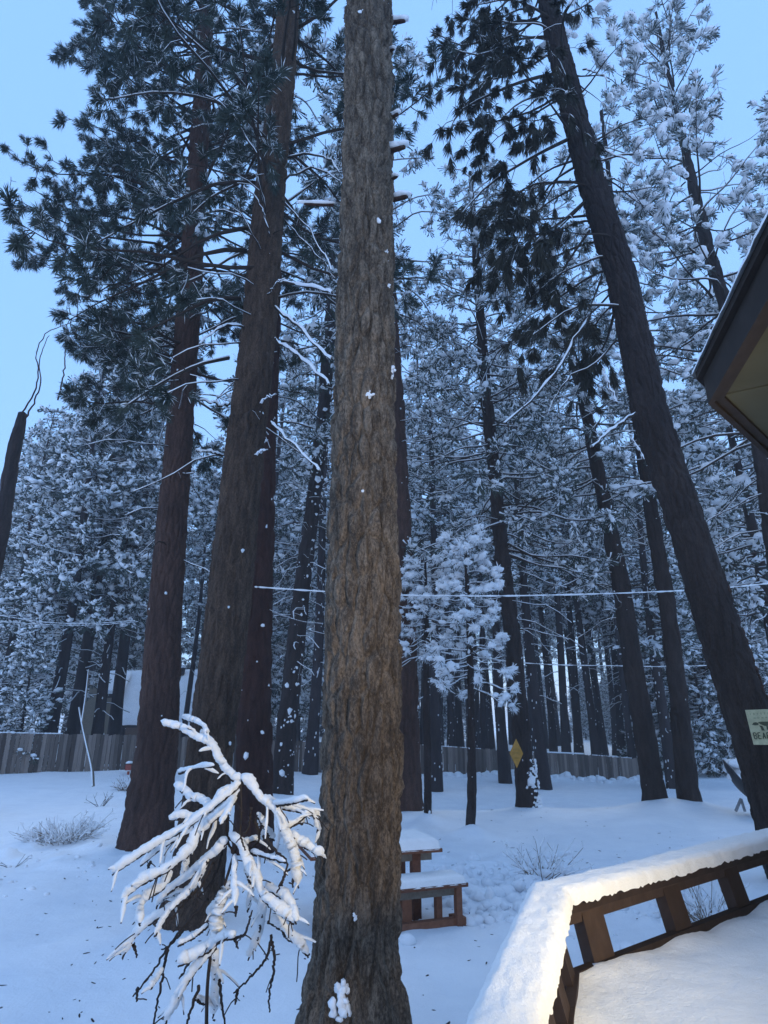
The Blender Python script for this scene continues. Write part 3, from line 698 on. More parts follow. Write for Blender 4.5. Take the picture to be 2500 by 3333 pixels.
mound(org[0] + .1, org[1] - .1, .28, .12)
t, cl, org = tree('young slender snowy pine, the left sapling just right of the central trunk',
    [(1392, 2675, 26), (1392, 2500, 24), (1386, 2200, 22), (1388, 1950, 14), (1384, 1830, 6)], 16.0, (.1, .3, 4), 28, 160, .012, BARK_DARK, 131, fine=8, specks=10, speck=.015)
B = make_branches(R_(133), cl, 3.8, cl[-1][2], 50, lambda q: 1.05 * (1 - .6 * q) + .12, -.1, .5, .35, up_tip=.2)
add_crown(t, org, R_(134), B, dict(YOUNG, snow=1.0))

# ---- broken snag at the left edge
t, cl, org = tree('broken leaning snag at the left edge with two long curved dead shoots',
    [(-130, 2600, 84), (-90, 2300, 66), (-45, 1950, 54), (10, 1700, 46), (38, 1500, 40), (62, 1400, 36), (74, 1345, 24)], 17.0, (.2, .5, 5), 60, 300, .03, BARK_DARK, 141, fine=5)
for pts in [[(60, 1360), (95, 1310), (120, 1250), (125, 1195), (118, 1160), (135, 1110), (165, 1075), (215, 1055), (255, 1042)], [(84, 1362), (112, 1310), (132, 1240), (127, 1190), (140, 1130), (160, 1090)], [(190, 1300), (212, 1180), (214, 1055)]]:
    P = [at(x, y, 16.8 if i else 17) for i, (x, y) in enumerate(pts)]
    dead_branch(t, org, P, .028, R_(142 + len(pts)), 0, 1, 24, twigs=0, mat_=BARK_RED)

# ------------------------------------------------------------------ background forest: templates shared by copies
def template(seed, H, z0, L, nb, r, cfg, lean=0.02):
    rng = R_(seed); K = 9
    z = np.linspace(-.6, H, K); cl = np.stack([lean * z + .1 * np.sin(z * .3 + seed), .1 * np.cos(z * .25 + seed), z, np.interp(z, [-.6, .4, H * .5, H], [r * 1.35, r, r * .62, .03])], 1)
    g = Geo(); trunk_geo(g, cl, 14, 44, .03, 0, seed, (.2, .5, 5), False)
    # snow caught on the windward flank
    a = rng.normal(-1.2, .9, 60); tt = rng.uniform(0, H * .8, 60); c = np.stack([np.interp(tt, cl[:, 2], cl[:, k]) for k in range(4)], 1)
    blobs(g, c[:, :3] + np.stack([np.cos(a), np.sin(a), a * 0], 1) * c[:, 3:4], np.tile([1.0, 0, 0], (60, 1)), np.full(60, .03), np.full(60, .03), rng.uniform(.03, .09, 60), 1, 1, rng, .4)
    tm = g.mesh('trunk', [BARK_FAR, SNOW])
    B = make_branches(rng, cl, z0, H - .15, nb, lambda q: L * (1 - .75 * q) + .2, -.15, .5, .12, K=6, up_tip=.08)
    n2 = int(nb * .12); B2 = make_branches(rng, cl, z0 * .35, z0, n2, lambda q: L * .45, -.1, .1, .3, K=6)
    g = crown(rng, B, cfg); tubes(g, B2, np.full(B2.shape[:2], .018), 3, 0); tubes(g, B2 + [0, 0, .02], np.full(B2.shape[:2], .022), 3, 2)
    return tm, g.mesh('crown', [TWIG, NEEDLE, SNOWT]), H
FAR = dict(tw=2.5, tl=(.4, 1.0), tmin=.2, curve=-.1, sub=1.3, size=.42, num=8, width=.2, frost=3, frostp=.8, snow=.85, ssize=.40, ssub=1, gap=.22, limbsnow=.8, ls=.04, r0=.04, r1=.012, amax=1.2, tri=True, subwood=False)
TEMPL = [template(201, 25, 11.0, 3.0, 100, .30, FAR), template(202, 27, 13.5, 2.8, 86, .27, FAR, -.015), template(203, 22, 7.0, 3.2, 115, .30, FAR, .01),
         template(204, 24, 3.2, 3.3, 140, .28, FAR, 0), template(205, 9, .5, 2.0, 90, .10, dict(FAR, size=.36, tw=3.2), 0)]
def forest_tree(k, x, y, s, rz, label, group, sx=1.0):
    tm, cm, H = TEMPL[k]; z = gz(x, y) - .05
    t = thing('pine_tree' if k < 4 else 'young_fir', label, 'tree', (x, y, z), group, rz); t.scale = (s * sx, s * sx, s)
    inst('trunk', tm, t); inst('crown', cm, t); return t
rf = random.Random(11)
placed = []
def far_at(px, Y, k, s, label, group, sx=1.0):
    d = ray(px, 2480); x = (px - 1250) / FPX * Y / cP * 1.0; t = Y / d[1]; x = d[0] * t
    placed.append((x, Y)); return forest_tree(k, x, Y, s, rf.uniform(0, 6.28), label, group, sx)
# pines just behind the fence on the left (dark trunks), a reddish one by the house
for i, (px, Y, k, s, lab) in enumerate([(150, 27, 2, 1.05, 'dark thick pine behind the left fence, left one of the clustered dark trunks'), (228, 28.5, 2, 1.15, 'thickest dark trunk of the cluster behind the left fence'),
        (305, 29, 2, 1.0, 'dark pine between the trunk cluster and the house behind the left fence'), (368, 31, 0, 1.0, 'reddish slim pine standing in front of the snowy house roof'), (592, 36, 1, .62, 'thin dark pole-like pine in front of the house roof'),
        (-40, 30, 3, 1.0, 'bushy snowy pine behind the fence at the left edge'), (20, 36, 3, 1.05, 'dense snowy pine just right of the left edge beyond the fence')]):
    far_at(px, Y, k, s * (.74 if px < 60 else .86 if px < 330 else 1), lab, None)
for (px, Y, k, s, lab) in [(1581, 45, 1, .9, 'slim pine beyond the fence right of the two young pines'), (1640, 33.5, 1, 1.0, 'dark pine in front of the fence just left of the yellow sign'), (1740, 42, 0, 1.15, 'thick pine beyond the fence right of the yellow sign tree'),
        (1804, 52, 1, 1.1, 'slender pine beyond the fence, second right of the yellow sign tree'), (1850, 44, 1, 1.1, 'straight pine beyond the fence, third right of the yellow sign tree'), (1890, 50, 0, 1.1, 'straight pine beyond the fence, fourth right of the yellow sign tree'),
        (1940, 46, 1, 1.15, 'darker pine beyond the fence midway to the crest pines'), (1968, 55, 1, 1.1, 'slim pine crowding the darker one beyond the fence'), (2030, 50, 0, 1.0, 'thin pine beyond the fence nearest the crest pines'),
        (2065, 47, 2, 1.1, 'bushy pine beyond the fence behind the left crest pine'), (1400, 44, 1, 1.3, 'dark pine beyond the fence behind the young slender pine'), (1500, 50, 1, 1.1, 'pine beyond the fence between the two young pines')]:
    far_at(px, Y, k, s, lab, None)
# nearer snowy background pines whose crowns fill the space between the big trunks
for (px, Y, k, s, lab) in [(1760, 31, 0, .95, 'snow-heavy pine beyond the road right of the yellow sign tree'), (1420, 29, 0, .92, 'snow-heavy pine beyond the road behind the young pines'), (1010, 31, 0, 1.0, 'snowy pine showing left of the central trunk'),
        (2335, 43, 3, 1.15, 'densely snowed pine between the crest pines and the leaning trunk'), (2480, 42, 3, 1.15, 'snowy pine behind the leaning trunk at the right edge'), (700, 34, 0, 1.0, 'snowy pine beyond the fence behind the close pair'),
        (520, 54, 2, 1.2, 'snowy pine behind the house roof'), (120, 40, 3, .95, 'tall dense snowy pine behind the dark trunk cluster'), (250, 54, 3, 1.2, 'dense snowy pine standing behind the house at the left'),
        (2600, 24, 2, 1.0, 'snowy pine outside the right edge reaching over it'), (2180, 33, 2, 1.0, 'bushy snowy pine behind the right crest pine')]:
    far_at(px, Y, k, s, lab, None)
far_at(2300, 41, 4, 1.3, 'small snowy fir at the road edge left of the leaning trunk', None); far_at(2372, 43, 4, 1.2, 'low snowy fir just left of the leaning trunk foot', None)
far_at(45, 25.8, 4, .7, 'small snowy fir behind the fence at far left', None)
n = 0; tries = 0
while n < 150 and tries < 6000:
    tries += 1
    Y = rf.uniform(44, 120) if n < 115 else rf.uniform(40, 75); px = rf.uniform(-450, 2950)
    d = ray(px, 2450); x = d[0] * Y / d[1]
    if 120 < px < 780 and Y < 58: continue
    if any((x - a) ** 2 + (Y - b) ** 2 < (2.2 if Y < 70 else 3.0) ** 2 for a, b in placed): continue
    placed.append((x, Y)); k = rf.choice([0, 1, 1, 2, 3, 3, 4] if Y < 80 else [0, 2, 3, 3, 3])
    if px < 700 and Y > 50: k = rf.choice([2, 3, 3])
    s = rf.uniform(.85, 1.2) * (1.0 if k != 4 else 1.3)
    if px < 450 and k != 4: s = min(s, (Y * .53 + 2.6) / 25.0)
    if 1250 < px < 2150 and Y < 85 and k in (2, 3, 4): k = rf.choice([0, 1]); s = rf.uniform(.9, 1.2)
    if 2200 < px and rf.random() < .25: k = 4; s *= 1.3
    forest_tree(k, x, Y, s, rf.uniform(0, 6.28), 'small snowy fir standing in the forest far beyond the fence' if k == 4 else 'tall snow-dusted pine standing in the forest far beyond the fence',
                'small firs in the far forest' if k == 4 else 'tall pines in the far forest'); n += 1

for q in range(34):
    Y = rf.uniform(78, 125); px = rf.uniform(1250, 2700); d = ray(px, 2450); x = d[0] * Y / d[1]
    forest_tree(4, x, Y, rf.uniform(.8, 1.6), rf.uniform(0, 6.28), 'small snowy fir standing in the forest far beyond the fence', 'small firs in the far forest')
# ------------------------------------------------------------------ fence
FL = [(-700, 2362, 21.5), (0, 2384, 24), (430, 2392, 27), (960, 2412, 32.5), (1370, 2424, 35), (1740, 2448, 38), (1900, 2455, 39), (2140, 2474, 40.5)]
FP = np.array([at(*a) for a in FL])
fence = thing('wooden_fence', 'weathered grey board fence running behind the road across the whole picture', 'fence', (FP[3][0], FP[3][1], gz(FP[3][0], FP[3][1]) - .1))
fo = np.array(fence.location)
fr = resample(FP, 400); fd = np.r_[0, np.cumsum(np.linalg.norm(np.diff(fr[:, :2], axis=0), axis=1))]
step = max(.15, fd[-1] / 296); rp = random.Random(3)
g = Geo(); g.box((0, 0, -1.1), (step * .94, .022, 2.2)); pm = g.mesh('plank', [FENCEM])
g = Geo(); g.hexa([(-step * .47, -.011, -2.2), (step * .47, -.011, -2.2), (step * .47, .011, -2.2), (-step * .47, .011, -2.2)], [(-step * .47, -.011, -.03), (step * .40, -.011, 0), (step * .40, .011, 0), (-step * .47, .011, -.03)]); pm2 = g.mesh('plank', [FENCEM])
i = 0; s = 0
while s < fd[-1] - step:
    x, y, z = [np.interp(s + step / 2, fd, fr[:, k]) for k in range(3)]; x2, y2 = [np.interp(s + step / 2 + .3, fd, fr[:, k]) for k in range(2)]; x1, y1 = [np.interp(s + step / 2 - .3, fd, fr[:, k]) for k in range(2)]
    o = inst('plank', pm if rp.random() < .6 else pm2, fence, np.array([x, y, z]) - fo + [rp.uniform(-.004, .004), rp.uniform(-.012, .012), rp.uniform(-.04, .03)])
    o.rotation_euler = (rp.uniform(-.01, .01), rp.uniform(-.012, .012), math.atan2(y2 - y1, x2 - x1)); s += step; i += 1
for zz in (-.35, -1.25):
    g = Geo(); q = resample(fr, 120); q = q + [0.02, .07, zz]; tubes(g, q[None], np.full((1, 120), .045), 4, 0, False); g.obj('rail', [FENCEM], fence, fo)
# snow and bare top strips
g = Geo(); q = resample(FP[5:7], 10) + [0, 0, .03]; tubes(g, q[None], np.full((1, 10), .045), 6, 0); g.obj('snow_strip', [SNOW], fence, fo)
g = Geo(); r = R_(7); q = resample(fr, 900) + np.array([0, 0, .0]); 
seg = [(0, 40), (60, 74), (120, 180), (300, 330), (420, 470), (560, 640), (700, 735), (800, 860)]
for a, b in seg:
    g = Geo(); tubes(g, q[a:b][None], (.012 + .02 * r.random(b - a))[None], 5, 0)
    g.obj('snow_dusting', [SNOW], fence, fo)

# ------------------------------------------------------------------ house beyond the fence
hb0 = at(300, 2400, 43); 
house = thing('house', 'tan and brown house with a big snow-covered roof behind the left fence', 'house', (hb0[0], 43, gz(hb0[0], 43)))
ho = np.array(house.location)
def quad_slab(name, pts, th, m, parent, o):
    p = np.array(pts, float); n = norm(np.cross(p[1] - p[0], p[2] - p[0])); 
    if n[2] < 0: n = -n
    g = Geo(); g.hexa(p - n * th, p, 0); return g.obj(name, [m], parent, o)
R0, R1 = at(318, 2188, 47.5), at(660, 2182, 47.5); E0, E1 = at(395, 2361, 41.5), at(610, 2361, 41.5); EL = at(362, 2262, 43.5)
quad_slab('roof', [E0, E1 + [1.6, 0, 0], R1 + [1.8, 0, 0], R0 + [.9, 0, 0]], .16, FASCIA, house, ho)
g = Geo(); up = np.array([0, 0, .30])
U, Vv = np.meshgrid(np.linspace(0, 1, 60), np.linspace(0, 1, 30)); a = E0 * 1; P = ((E0 - [.15, .15, 0]) * (1 - U[..., None]) + (E1 + [1.7, -.15, 0]) * U[..., None]) * (1 - Vv[..., None]) + ((R0 + [.7, .1, 0]) * (1 - U[..., None]) + (R1 + [1.9, .1, 0]) * U[..., None]) * Vv[..., None]
ed = np.minimum(np.minimum(U, 1 - U) * 14, np.minimum(Vv, 1 - Vv) * 10).clip(0, 1) ** .5
P[..., 2] += .02 + .26 * ed + .14 * fbm(U * 9, Vv * 5, o=4, seed=2) + .06 * (Vv * 5 % 1)
F = [[r_ * 60 + c_, r_ * 60 + c_ + 1, (r_ + 1) * 60 + c_ + 1, (r_ + 1) * 60 + c_] for r_ in range(29) for c_ in range(59)]
g.add(P.reshape(-1, 3), F, 0, True); g.obj('roof_snow', [SNOWG], house, ho)
zg = ho[2] - .3
def wall(name, a, b, ztop_a, ztop_b, m, th=.15):
    a = np.array(a, float); b = np.array(b, float); d = norm(np.r_[b[:2] - a[:2], 0]); n = np.array([-d[1], d[0], 0]) * th
    g = Geo(); g.hexa([[a[0], a[1], zg], [b[0], b[1], zg], [b[0] + n[0], b[1] + n[1], zg], [a[0] + n[0], a[1] + n[1], zg]], [[a[0], a[1], ztop_a], [b[0], b[1], ztop_b], [b[0] + n[0], b[1] + n[1], ztop_b], [a[0] + n[0], a[1] + n[1], ztop_a]]); return g.obj(name, [m], house, ho)
wall('wall', E0 + [.1, .5, 0], E1 + [1.4, .5, 0], E0[2] - .02, E1[2] - .02, HOUSEB)
# left wing: tan wall with small snowy lean-to roof, window
W0, W1 = at(288, 2262, 44), at(372, 2262, 43.4)
wall('wall', W0, W1, at(300, 2215, 44)[2], at(360, 2272, 43.4)[2], HOUSEW)
wall('wall', W0, W0 + [0, 5.5, 0], R0[2] - .8, R0[2] - .3, HOUSEW)
wl = E1 + [1.3, .6, 0]; wall('wall', wl, R1 + [1.5, -.2, 0], E1[2], R1[2] - .1, HOUSEB)
quad_slab('roof', [at(348, 2266, 43.0), at(372, 2266, 43.0), at(400, 2215, 45.5), at(322, 2212, 45.5)], .12, FASCIA, house, ho)
g = Geo(); q = np.array([at(345, 2262, 42.95), at(400, 2262, 42.95), at(430, 2196, 46.5), at(318, 2204, 46.5)]) + [0, 0, .04]; g.hexa(q, q + [0, 0, .28]); o = g.obj('roof_snow', [SNOWG], house, ho)
bv = o.modifiers.new('b', 'BEVEL'); bv.width = .1; bv.segments = 3
wf = at(321, 2300, 43.62); g = Geo(); g.box(wf, (.36, .08, 1.0)); fr_ = g.obj('window', [TRIM], house, ho)
for dz in (-.25, .25):
    g = Geo(); g.box(wf + [0, -.045, dz], (.26, .02, .4)); g.obj('pane', [GLASS], fr_, ho)
# chimney-like small vent on roof ridge
g = Geo(); g.box(at(588, 2180, 46.5) + [0, 0, -.1], (.5, .5, .5)); g.box(at(588, 2180, 46.5) + [0, 0, .2], (.6, .6, .14), 1); g.obj('roof_vent', [FASCIA, SNOW], house, ho)

# ------------------------------------------------------------------ terrain mesh
def axis(vals): return np.unique(np.round(np.concatenate(vals), 4))
xs = axis([np.arange(-7, 9.01, .07), -7 - np.geomspace(.08, 93, 110), 9 + np.geomspace(.08, 91, 100)])
ys = axis([np.arange(2.0, 14.01, .07), np.arange(14, 42.01, .13), 42 + np.geomspace(.2, 120, 60), 2 - np.geomspace(.1, 40, 30)])
X, Y = np.meshgrid(xs, ys)
Z = ground_full(X.ravel(), Y.ravel()).reshape(X.shape)
g = Geo(); nx = len(xs); ii = np.arange(len(ys) - 1)[:, None]; jj = np.arange(nx - 1)[None]
F = np.stack([ii * nx + jj, ii * nx + jj + 1, (ii + 1) * nx + jj + 1, (ii + 1) * nx + jj], -1).reshape(-1, 4)
g.add(np.stack([X, Y, Z], -1).reshape(-1, 3), F, 0, True)
struct(g.obj('snowy_ground', [SNOWG]))
# clods of snow
def gzf(x, y): return float(ground_full(np.array([x]), np.array([y]))[0])
g = Geo(); r = R_(301); n = 330; cx = r.normal(2.1, 1.0, n); cy = r.normal(9.9, .9, n); cx = np.where(cx < .2, cx + 1.5, cx); k = r.uniform(.018, .105, n) ** 1.0
cz = ground_full(cx, cy) + k * .2; blobs(g, np.stack([cx, cy, cz], 1), r.normal(size=(n, 3)) * [1, 1, .2], k * 1.3, k, k * .8, 2, 0, r, .16)
n = 120; cx = r.uniform(3, 17, n); fy = np.interp(cx, [-16, -4, 1.5, 9, 17], [23.6, 32, 34.5, 37.3, 39.5]); cy = fy - 1 + r.normal(0, .5, n); k = r.uniform(.05, .22, n)
cz = ground_full(cx, cy) + k * .1; blobs(g, np.stack([cx, cy, cz], 1), r.normal(size=(n, 3)) * [1, 1, .2], k * 1.3, k, k * .8, 2, 0, r, .18)
n = 60; cx = r.uniform(-9.5, -4.5, n); cy = r.uniform(9.5, 13, n); k = r.uniform(.015, .07, n); cz = ground_full(cx, cy)
blobs(g, np.stack([cx, cy, cz], 1), r.normal(size=(n, 3)) * [1, 1, .2], k * 1.3, k, k * .7, 1, 0, r, .2)
o = g.obj('snow_clods', [SNOWG]); o['kind'] = 'stuff'; tag(o, 'loose lumps of clodded snow scattered over the snowy ground', 'snow clods')

g = Geo(); r = R_(311); n = 520; cx = np.r_[r.normal(-1.2, 2.2, 200), r.uniform(-7, 7, 320)]; cy = np.r_[r.normal(7, 2.4, 200), r.uniform(5.5, 19, 320)]; k = r.uniform(.006, .022, n)
cz = ground_full(cx, cy) + .002; blobs(g, np.stack([cx, cy, cz], 1), r.normal(size=(n, 3)) * [1, 1, .15], k * r.uniform(.8, 3.0, n), k * .5, k * .3, 1, 0, r, .4)
o = g.obj('bark_litter', [BARK_DARK]); o['kind'] = 'stuff'; tag(o, 'dark crumbs of bark and needles fallen on the snow', 'litter')

# ------------------------------------------------------------------ wires
def cable(label, pts, Y0, Y1, r, snow, wob=.004):
    n = len(pts); P = smooth_poly([at(x, y, Y0 + (Y1 - Y0) * (x - pts[0][0]) / (pts[-1][0] - pts[0][0])) for x, y in pts], 160)
    g = Geo(); tubes(g, P[None], np.full((1, 160), r), 5, 0)
    rr = R_(int(pts[0][1])); 
    if snow: tubes(g, (P + [0, 0, r * .9])[None], (snow * (.55 + .75 * vnoise(np.arange(160) * .9, np.zeros(160), seed=5)))[None], 6, 1)
    m = P[0]; o = g.obj('overhead_cable', [CABLE, SNOW], None, tuple(m)); tag(o, label, 'cable'); return o
cable('thick snow-covered overhead cable crossing right of the central trunk', [(825, 1911), (1050, 1926), (1300, 1938), (1700, 1940), (2250, 1922), (2620, 1888)], 11.9, 12.6, .008, .017)
cable('lower thin overhead cable crossing behind the young pines to the right edge', [(1180, 2092), (1320, 2107), (1700, 2158), (2000, 2168), (2210, 2170), (2420, 2160), (2640, 2148)], 19, 23, .01, .018)
cable('short sloping cable at the left edge above the dark trunks', [(-60, 1690), (0, 1715), (90, 1757), (180, 1790), (262, 1808)], 20, 24, .01, .018)
cable('upper of the two cables sagging at the left edge toward the brown pine', [(-80, 1985), (0, 2003), (150, 2026), (300, 2030), (440, 2020)], 21, 25, .01, .017)
cable('lower of the two cables sagging at the left edge toward the brown pine', [(-80, 2020), (0, 2024), (150, 2034), (300, 2036), (450, 2024)], 20, 24, .01, .014)
cable('thin sagging line ending at the dark red trunk of the close pair', [(830, 1962), (900, 1995), (980, 2022), (1050, 2030)], 12.0, 12.4, .005, .006)

# ------------------------------------------------------------------ picnic table and bench
def orient(a, b):
    d = norm(np.r_[b[:2] - a[:2], 0]); n = np.array([-d[1], d[0], 0]); return d, n, np.stack([d, n, [0, 0, 1]], 1)
def snow_slab(x0, x1, y0, y1, z, h, M, o, seed, nx=60, ny=24, over=.02):
    U, V = np.meshgrid(np.linspace(0, 1, nx), np.linspace(0, 1, ny)); X = x0 + (x1 - x0) * U; Y = y0 + (y1 - y0) * V
    e = np.minimum(np.minimum(X - x0, x1 - X), np.minimum(Y - y0, y1 - Y)); zz = h * (1 - (1 - np.clip(e / (h * .9), 0, 1)) ** 2) ** .5
    zz = zz * (1 + .22 * fbm(X * 4 + seed, Y * 4, o=4, seed=seed)) - .012 * (e < .001)
    P = np.stack([X, Y, z + zz], -1).reshape(-1, 3) + np.stack([.012 * fbm(X * 20, Y * 20, o=2, seed=seed + 1), .012 * fbm(X * 20, Y * 20, o=2, seed=seed + 3), X * 0], -1).reshape(-1, 3)
    g = Geo(); F = [[r_ * nx + c_, r_ * nx + c_ + 1, (r_ + 1) * nx + c_ + 1, (r_ + 1) * nx + c_] for r_ in range(ny - 1) for c_ in range(nx - 1)]
    g.add(P @ M.T + o, F, 0, True); return g
def table_like(name, label, cat, A, Bp, zt, width, inward, snowh, seed, legs, apron, skid, planks):
    """A left end, Bp right end of the near long edge (world, xy). inward: +1 extends away from camera"""
    d, n, M = orient(A, Bp); L = np.linalg.norm((Bp - A)[:2]); o = np.array([A[0], A[1], 0.0])
    g0 = gz(*(A[:2])); t = thing(name, label, cat, (A[0], A[1], g0)); org = (A[0], A[1], g0)
    def B_(nm, c, s, m): g = Geo(); g.box(M @ np.array(c) + o, s, 0, M); return g.obj(nm, [m], t, org)
    w = width / planks
    for i in range(planks): B_('plank', (L / 2, (i + .5) * w, zt - .02), (L, w - .012, .04), REDWOOD)
    for (x, y, sx, sy) in legs:
        x = L + x if x < 0 else x
        B_('leg', (x, y, (zt - .04 + g0 - .1) / 2), (sx, sy, zt - .04 - g0 + .1), REDWOOD)
    if apron:
        B_('apron', (L / 2 - .02, .10, zt - .045 - .045), (L - .2, .04, .085), GREYWOOD); B_('apron', (L - .2, width / 2, zt - .045 - .045), (.04, width - .26, .085), REDWOOD)
    if skid: B_('skid', (L / 2, .10, g0 + .05), (L - .04, .09, .1), REDWOOD); B_('skid', (L - .1, width / 2, g0 + .047), (.09, width - .28, .09), REDWOOD)
    g = snow_slab(0.005, L - .005, 0.005, width - .005, zt, snowh, M, o, seed); g.obj('snow_layer', [SNOWD], t, org); return t
bA = atz(1200, 2912, .47); bB = atz(1525, 2874, .47)
table_like('wooden_bench', 'low redwood bench with a thick snow pad, in front of the picnic table', 'bench', np.array([bA[0] - .35, bA[1] - .16 * .35, 0]), bB, .47, .42, 1, .085, 4,
    [(-.12, .06, .07, .09), (-.34, .16, .07, .09), (-.75, .2, .12, .12), (.3, .10, .085, .085), (.3, .32, .085, .085)], True, True, 3)
tA = atz(1150, 2785, .80); tB = atz(1441, 2762, .80)
table_like('picnic_table', 'redwood picnic table under a thick snow cushion, behind the bench', 'table', np.array([tA[0] - .5, tA[1] - .1, 0]), tB, .80, .85, 1, .12, 9,
    [(-.33, .12, .11, .11), (-.33, .7, .11, .11), (.3, .12, .11, .11), (.3, .7, .11, .11)], True, False, 5)

# ------------------------------------------------------------------ bent dead sapling under snow
SY = 3.7
def sp(x, y, dy=0): return at(350 + x / 2.1413, 2300 + y / 2.1413, SY + dy)
sap_base = at(672, 3333, SY); sap_base = np.array([sap_base[0], SY, gz(sap_base[0], SY)])
sap = thing('dead_sapling', 'bare bent sapling heaped with fresh snow, just left of the central trunk', 'sapling', sap_base)
HEAVY = [([(940, 510), (870, 490), (790, 400), (720, 270), (620, 220), (500, 150), (375, 125)], 1.25), ([(690, 200), (670, 140), (600, 100), (520, 75)], .8), ([(500, 455), (600, 430), (740, 410)], .7),
 ([(740, 740), (660, 660), (580, 640), (520, 580), (470, 545)], 1.15), ([(940, 520), (800, 620), (640, 760), (520, 765), (430, 790)], 1.1), ([(940, 530), (740, 690), (560, 830), (380, 930), (240, 1020), (30, 1160)], 1.15),
 ([(930, 580), (760, 740), (600, 850), (400, 960), (230, 1100)], 1.1), ([(900, 640), (720, 800), (620, 900), (560, 1010), (420, 1130), (230, 1230), (100, 1340)], 1.35), ([(560, 1010), (540, 1120), (520, 1190)], .9),
 ([(840, 930), (700, 1060), (560, 1190), (420, 1290), (340, 1390)], 1.1), ([(420, 1130), (390, 1250), (260, 1340), (220, 1440), (230, 1510)], 1.15), ([(700, 1060), (580, 1280), (400, 1430), (220, 1560), (100, 1740)], 1.2),
 ([(580, 1290), (430, 1420), (330, 1590)], .9), ([(935, 505), (990, 540), (1060, 640), (1180, 740), (1240, 900), (1300, 1050), (1330, 1240)], 1.6), ([(1060, 640), (1180, 690), (1330, 720), (1480, 770)], 1.15), ([(1150, 680), (1250, 670), (1400, 640)], .9),
 ([(1240, 850), (1320, 800), (1420, 740), (1480, 870)], .85), ([(1270, 890), (1350, 950), (1500, 1040)], 1.15), ([(850, 900), (920, 960), (980, 1100), (1040, 1200), (1090, 1330), (1300, 1500)], 1.35),
 ([(1090, 1330), (1070, 1480), (1050, 1600), (980, 1750)], 1.15), ([(1100, 1250), (1250, 1350), (1320, 1500)], 1.2), ([(1120, 1480), (1230, 1550), (1400, 1730)], 1.2), ([(960, 1120), (1000, 1250), (980, 1420)], .9),
 ([(890, 1030), (880, 1200), (890, 1390)], .9), ([(850, 1250), (800, 1370), (700, 1450)], 1.35), ([(820, 1270), (760, 1500), (740, 1650), (620, 1730), (490, 1790)], 1.7), ([(760, 1660), (620, 1820), (520, 1970), (400, 2200)], 1.25),
 ([(740, 1700), (750, 1900), (740, 2150)], 1.25), ([(740, 1650), (810, 1610), (885, 1600)], 1.2), ([(1040, 740), (1110, 860), (1160, 920)], .9), ([(940, 960), (1000, 930), (1040, 920)], .8), ([(880, 640), (850, 700), (790, 820)], .7),
 ([(620, 2030), (680, 2060), (740, 2020)], .7), ([(380, 1830), (340, 1900), (300, 1960)], .7), ([(700, 1520), (600, 1600), (490, 1660)], .7), ([(1240, 840), (1330, 800), (1360, 810)], 1.0), ([(1000, 1010), (1100, 1040), (1240, 1080)], .6), ([(1200, 1500), (1250, 1600), (1330, 1650)], .9), ([(1200, 1310), (1280, 1400)], .7)]
BARE = [[(930, 560), (925, 850), (860, 1100), (800, 1300), (740, 1600), (700, 1900), (690, 2212), (686, 2700)], [(700, 1350), (560, 1500), (420, 1680), (330, 1830), (180, 2020)], [(420, 1680), (390, 1850), (330, 2150), (310, 2300)],
 [(1140, 1600), (1110, 1750), (980, 1900), (880, 2000)], [(1150, 1640), (1160, 1800), (1130, 2000), (1130, 2130)], [(880, 1620), (960, 1580), (1010, 1430)], [(880, 1600), (910, 1680)], [(210, 1960), (205, 2050)], [(905, 1970), (890, 2080)],
 [(640, 1700), (560, 1800), (500, 1900)], [(1300, 1150), (1290, 1260)], [(180, 1660), (205, 1740)], [(1000, 700), (980, 850), (930, 900), (960, 1000)], [(1090, 900), (1170, 1000), (1250, 1100), (1180, 1300)], [(1200, 1280), (1240, 1160), (1290, 1130)],
 [(800, 900), (780, 1100), (700, 1250), (600, 1350)], [(850, 700), (830, 900), (900, 1100), (850, 1300)], [(780, 1900), (800, 2100), (830, 2300)], [(640, 1950), (580, 2120), (540, 2260)], [(1020, 780), (1060, 900), (1010, 980), (930, 960)],
 [(620, 1280), (510, 1400), (450, 1480)], [(300, 1080), (270, 1140)], [(560, 1500), (480, 1620), (380, 1700)], [(900, 1400), (890, 1460)], [(730, 1090), (640, 1280), (600, 1400)]]
r = R_(77)
def dyf(p, k): return [0.22 * math.sin(k * 2.4) * i / max(1, len(p) - 1) for i in range(len(p))]
g = Geo(); P = smooth_poly([sp(*p) for p in BARE[0]], 40)[None]; tubes(g, P, np.linspace(.006, .010, 40)[None], 8, 0); g.obj('stem', [TWIG], sap, sap_base)
